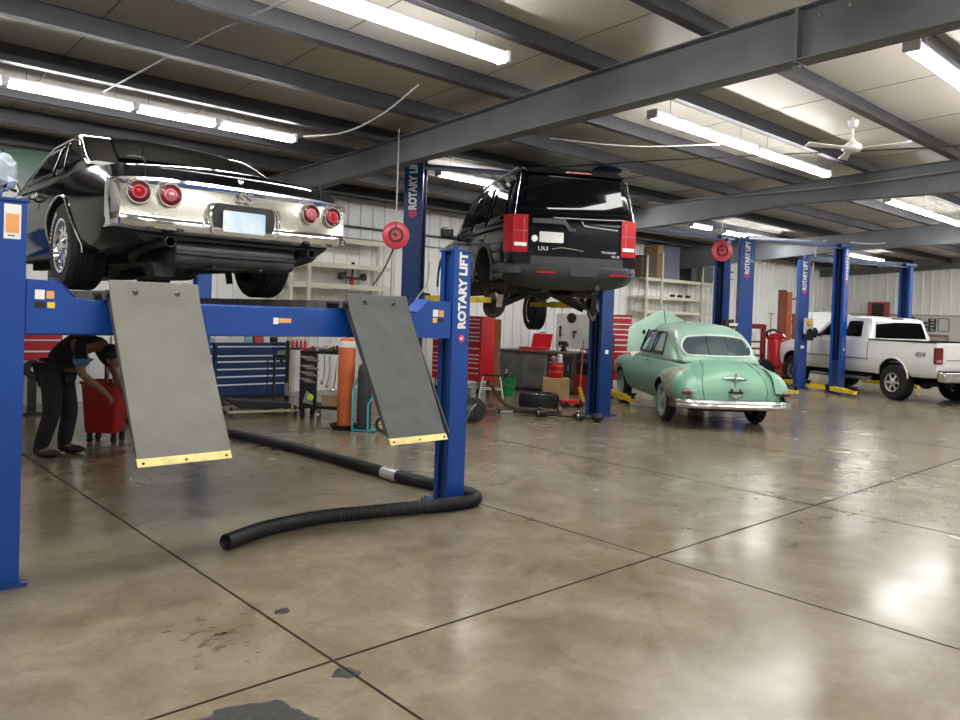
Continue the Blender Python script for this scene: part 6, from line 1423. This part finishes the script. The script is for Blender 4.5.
# ------------------------------------------------------------------ on the right wall
t = thing('wall_heater', 'red framed wall unit with a dark grille, above the white pickup cab', 'heater', (WX-.07, 11.32, 2.0), -PI/2)
mb = MB(); mb.box(-.36, .36, -.22, .0, 0, .62); mb.build('housing', mat('faded_red', (.35, .06, .07), .5), t, smooth=0, bevel=.01)
mb = MB(); mb.box(-.2, .22, -.235, -.222, .02, .54); mb.build('grille', DARKM, t, smooth=0)
def wallpart(name, y, z, f, label, cat, m=DARKM):
    mb = MB(); f(mb); o = mb.build(name, m); o.location = (WX-.060, y, z); o.rotation_euler = (0, 0, -PI/2); tag(o, label, cat)
def gasket(mb, w, h, n, t_=.03):
    mb.tube([(-w/2, -.02, 0), (w/2, -.02, 0), (w/2, -.02, h), (-w/2, -.02, h), (-w/2, -.02, 0)], t_, 6)
    for k in range(1, n): mb.tube([(-w/2, -.02, h*k/n), (w/2, -.02, h*k/n)], t_, 6)
wallpart('gasket', 9.5, 1.60, lambda m: gasket(m, .20, .44, 4, .03), 'dark ladder shaped gasket hung on the right wall', 'gasket')
wallpart('gasket', 9.13, 1.60, lambda m: gasket(m, .34, .46, 1, .022), 'rectangular outline gasket hung at the right end of the wall display', 'gasket', mat('grey_gasket', (.25, .25, .23), .6))
wallpart('gasket', 10.18, 1.84, lambda m: m.ball((0, -.03, .12), .15, 12, sc=(1, .25, 1)), 'dark round plate hung on the wall, left of the gaskets', 'plate')
wallpart('gasket', 9.93, 1.80, lambda m: m.ball((0, -.03, .1), .13, 12, sc=(1, .25, 1.2)), 'grey oval plate hung on the wall, left of the ladder gasket', 'plate', GREYM)
for i, z in enumerate((1.84, 1.71, 1.58)):
    wallpart('bracket', 9.73, z, lambda m: m.box(-.08, .08, -.05, -.0, 0, .07), ['upper', 'middle', 'lower'][i]+' small black bracket of the three hung on the right wall', 'bracket')
t = thing('wall_shelf', 'brown wooden framed shelf on the right wall under the gaskets', 'shelf', (WX-.065, 9.28, 1.13), -PI/2)
mb = MB(); mb.box(-.33, .33, -.16, 0, 0, .03); mb.box(-.33, -.30, -.16, 0, .03, .32); mb.box(.30, .33, -.16, 0, .03, .32); mb.box(-.33, .33, -.16, 0, .32, .35); mb.build('frame', mat('shelf_wood', (.33, .24, .17), .6), t, smooth=0)
mb = MB(); mb.box(-.29, .29, -.02, 0, .04, .31); mb.build('back_board', mat('pale_board', (.5, .42, .33), .6), t, smooth=0)
o = MB().ball((0, 0, .05), .14, 10, sc=(1.4, .8, .5)).build('outlet', DARKM) if False else None
mb = MB(); mb.box(-.05, .05, -.04, 0, 0, .12); o = mb.build('wall_outlet', DARKM, smooth=0); o.location = (WX-.03, 14.0-.9, 2.35); o.rotation_euler = (0, 0, -PI/2); tag(o, 'small dark fitting on the right wall between the two lift columns', 'outlet')
# ------------------------------------------------------------------ red waste bin and mechanic
t = thing('wheeled_bin', 'red wheeled parts bin with tools sticking out, in front of the bending mechanic', 'bin', (2.88, 9.62, 0), -.742)
mb = MB()
pr = [(.16, .12, .13), (.22, .17, .70), (.235, .185, .72)]
rings = []
for (w, d, z) in [(.18, .15, .12), (.185, .155, .13), (.22, .19, .68), (.235, .205, .69), (.235, .205, .72), (.215, .185, .72), (.17, .14, .15)]:
    rings.append([mb.bm.verts.new((x, y, z)) for x, y in rrect(-w, w, -d, d, .06, 4)])
for A, B in zip(rings, rings[1:]):
    for k in range(len(A)): mb._f([A[k], A[(k+1) % len(A)], B[(k+1) % len(A)], B[k]])
mb._f(rings[0][::-1]); mb._f(rings[-1]); mb.build('tub', mat('bin_red_plastic', (.33, .012, .015), .35), t)
for x, y in ((-.13, -.1), (.15, -.1), (-.13, .1), (.15, .1)):
    mb = MB(); mb.lathe([(.01, -.018), (.045, -.018), (.045, .018), (.01, .018)], (x, y, .045), (1, 0, 0), 14); mb.box(x-.025, x+.025, y-.02, y+.02, .08, .125); mb.build('caster', BLACK, t)
text('RUBBER', .08, (.195, -.205, .42), (-.03, 0, 1), (-1, 0, 0), mat('cream_letter', (.6, .5, .4), .5), t, 'lettering', .002, .02) if False else None
for i, (x, dx, m, l) in enumerate(((.0, -.03, DARKM, 'dark bar'), (.06, .02, GREYM, 'silver bar'), (.11, -.0, DARKM, 'black bar'), (-.02, .05, GREYM, 'grey rod'))):
    mb = MB(); mb.tube([(x, 0, .16), (x+dx, .03, 1.12+.04*i)], .013, 8); o = mb.build('pry_bar', m); o.location = (2.88, 9.62, 0); o.rotation_euler = (0, 0, -.742); tag(o, l+' standing upright in the red wheeled bin', 'tool')
box('cleaner_carton', PAPER, (3.00, 9.55, .60), (.12, .1, .46), -.742, 'white carton standing in the red wheeled bin', 'box')
o = MB().plate([(-.1, -.06, 0), (.18, -.12, .0), (.2, .05, .0), (-.06, .08, .02)], (0, 0, .03)).build('cutting_tool', BLACK, bevel=.01); o.location = (3.0, 9.42, .725); o.rotation_euler = (.1, .25, -.742); tag(o, 'flat black tool resting on the rim of the red bin', 'tool')

def skin_mesh(name, chain, mats, parent=None, sub=2, pick=None):
    """chain: (list of joints {key:(pos, r)}, edges, root)"""
    J, E, root = chain; keys = list(J); me = bpy.data.meshes.new(name)
    me.from_pydata([J[k][0] for k in keys], [(keys.index(a), keys.index(b)) for a, b in E], [])
    o = bpy.data.objects.new(name, me); COL.objects.link(o)
    s = o.modifiers.new('skin', 'SKIN'); s.use_smooth_shade = True; s.branch_smoothing = .6
    if not me.skin_vertices: me.attributes
    sv = me.skin_vertices[0].data if me.skin_vertices else None
    if sv is None: return o
    for i, k in enumerate(keys):
        r = J[k][1]; sv[i].radius = r if isinstance(r, tuple) else (r, r); sv[i].use_root = (k == root)
    m = o.modifiers.new('sub', 'SUBSURF'); m.levels = sub; m.render_levels = sub
    bake(o); o.name = name
    for x in (mats if isinstance(mats, list) else [mats]): o.data.materials.append(x)
    for p in o.data.polygons:
        p.use_smooth = True
        if pick: p.material_index = pick(sum((o.data.vertices[i].co for i in p.vertices), Vector())/len(p.vertices))
    if parent: o.parent = parent
    return o
# local frame: +x = the way he faces, z up, feet on the floor
def mechanic():
    t = thing('person', 'person in black work clothes bending over the red bin, feet apart, head down', 'person', (2.22, 9.02, 0), -.742)
    J = {'pelvis': ((-.02, 0, .93), .125), 'belly': ((.06, 0, 1.05), .13), 'chest': ((.22, 0, 1.19), .15), 'upper': ((.36, 0, 1.22), .13), 'neck': ((.47, 0, 1.18), .055), 'head0': ((.54, 0, 1.12), .085), 'head1': ((.60, 0, 1.03), .095), 'head2': ((.63, 0, .95), .06),
         'hipL': ((-.02, .09, .88), .10), 'kneeL': ((.07, .12, .46), .07), 'ankL': ((.0, .13, .09), .045), 'toeL': ((.16, .15, .04), .035),
         'hipR': ((-.02, -.09, .88), .10), 'kneeR': ((.02, -.14, .46), .07), 'ankR': ((-.10, -.15, .09), .045), 'toeR': ((.06, -.17, .04), .035),
         'shL': ((.34, .18, 1.19), .07), 'elL': ((.47, .22, .93), .045), 'wrL': ((.62, .14, .70), .028), 'paL': ((.66, .12, .64), .032),
         'shR': ((.34, -.18, 1.18), .07), 'elR': ((.36, -.24, .90), .045), 'wrR': ((.56, -.16, .72), .028), 'paR': ((.61, -.14, .66), .032)}
    E = [('pelvis', 'belly'), ('belly', 'chest'), ('chest', 'upper'), ('upper', 'neck'), ('neck', 'head0'), ('head0', 'head1'), ('head1', 'head2')]
    for s in 'LR': E += [('pelvis', 'hip'+s), ('hip'+s, 'knee'+s), ('knee'+s, 'ank'+s), ('ank'+s, 'toe'+s), ('upper', 'sh'+s), ('sh'+s, 'el'+s), ('el'+s, 'wr'+s), ('wr'+s, 'pa'+s)]
    for s, y0 in (('L', .12), ('R', -.14)):
        bx_ = J['pa'+s][0]
        for k in range(4):
            a = (bx_[0]+.012, bx_[1]+(k-1.5)*.018, bx_[2]-.012); L_ = (.05, .058, .053, .042)[k]
            J['f%s%da' % (s, k)] = (a, .010); J['f%s%db' % (s, k)] = ((a[0]+.022, a[1]+(k-1.5)*.004, a[2]-L_*.7), .009); J['f%s%dc' % (s, k)] = ((a[0]+.010, a[1]+(k-1.5)*.004, a[2]-L_*1.25), .008)
            E += [('pa'+s, 'f%s%da' % (s, k)), ('f%s%da' % (s, k), 'f%s%db' % (s, k)), ('f%s%db' % (s, k), 'f%s%dc' % (s, k))]
        q = 1 if s == 'L' else -1
        J['t%sa' % s] = ((bx_[0]-.02, bx_[1]-q*.026, bx_[2]-.0), .011); J['t%sb' % s] = ((bx_[0]-.01, bx_[1]-q*.045, bx_[2]-.035), .009)
        E += [('pa'+s, 't%sa' % s), ('t%sa' % s, 't%sb' % s)]
    skin_mesh('body', (J, E, 'pelvis'), SKIN, t, 2)
    def sub(keys, grow, cut={}):
        JJ = {k: (J[k][0], J[k][1]+grow) for k in keys}; JJ.update(cut); return JJ
    JJ = sub(['pelvis', 'belly', 'chest', 'upper', 'shL', 'shR'], .034, {'slL': ((.44, .215, .98), .075), 'slR': ((.355, -.235, .95), .075), 'col': ((.435, 0, 1.195), .075)})
    skin_mesh('shirt', (JJ, [('pelvis', 'belly'), ('belly', 'chest'), ('chest', 'upper'), ('upper', 'shL'), ('upper', 'shR'), ('shL', 'slL'), ('shR', 'slR'), ('upper', 'col')], 'pelvis'), [CLOTH, SLEEVE_HL], t, 2, pick=lambda c: 1 if (c.y < -.17 and c.z < 1.06) else 0)
    JJ = sub(['pelvis', 'hipL', 'hipR'], .028, {'kL': ((.07, .12, .46), .09), 'kR': ((.02, -.14, .46), .09), 'aL': ((.0, .13, .07), .078), 'aR': ((-.10, -.15, .07), .078)})
    skin_mesh('trousers', (JJ, [('pelvis', 'hipL'), ('pelvis', 'hipR'), ('hipL', 'kL'), ('hipR', 'kR'), ('kL', 'aL'), ('kR', 'aR')], 'pelvis'), CLOTH, t, 2)
    mb = MB()
    def belt(u, v):
        a = 2*PI*u; p = Vector((-.02+.165*math.cos(a), .175*math.sin(a), .96)); q = p+Vector((-.02, 0, .035))*(v-.5)*2
        return (q.x+.02, q.y, q.z-.06*math.cos(a)*.6)
    mb.grid(belt, 28, 2); o = mb.build('belt', mat('brown_leather', (.12, .06, .04), .5), t, smooth=60); s = o.modifiers.new('s', 'SOLIDIFY'); s.thickness = .01
    for s in 'LR':
        a, b = J['ank'+s][0], J['toe'+s][0]; mb = MB(); c = ((a[0]+b[0])/2, (a[1]+b[1])/2, .055)
        mb.ball((c[0]+.01, c[1], .045), .14, 14, sc=(1.05, .38, .33)); mb.ball((a[0], a[1], .08), .065, 12, sc=(1, .85, 1.1))
        for v in mb.bm.verts: v.co.z = max(v.co.z, 0.0)
        mb.build('shoe', BLACK, t)
    # hair and face on the hanging head
    mb = MB(); mb.ball((.555, 0, 1.08), .118, 18, sc=(1., .86, 1.05))
    for v in list(mb.bm.verts):
        if v.co.x > .595 and v.co.z < 1.05: v.co.x = .595
    mb.build('hair', mat('dark_hair', (.012, .010, .009), .7), t)
    for s in (-1, 1):
        mb = MB(); mb.ball((.575, s*.098, 1.02), .028, 10, sc=(.6, .35, 1)); mb.build('ear', SKIN, t)
        mb = MB(); mb.ball((.685, s*.033, 1.015), .013, 8); mb.build('eye', WHITE, t)
    mb = MB(); mb.ball((.705, 0, .98), .02, 10, sc=(1, .7, 1.4)); mb.build('nose', SKIN, t)
    mb = MB(); mb.ball((.685, 0, .935), .022, 10, sc=(.4, 1.1, .35)); mb.build('mouth', mat('lips', (.22, .08, .07), .5), t)
mechanic()
# ------------------------------------------------------------------ view and world
w = bpy.data.worlds.new('world'); w.use_nodes = True; SC.world = w
w.node_tree.nodes['Background'].inputs['Color'].default_value = (.8, .85, 1, 1); w.node_tree.nodes['Background'].inputs['Strength'].default_value = .3
SC.view_settings.view_transform = 'Standard'; SC.view_settings.look = 'None'; SC.view_settings.gamma = 1; SC.view_settings.exposure = 0.3
SC.cycles.use_denoising = True
SC.cycles.max_bounces = 8; SC.cycles.caustics_reflective = False; SC.cycles.caustics_refractive = False; SC.cycles.sample_clamp_indirect = 6
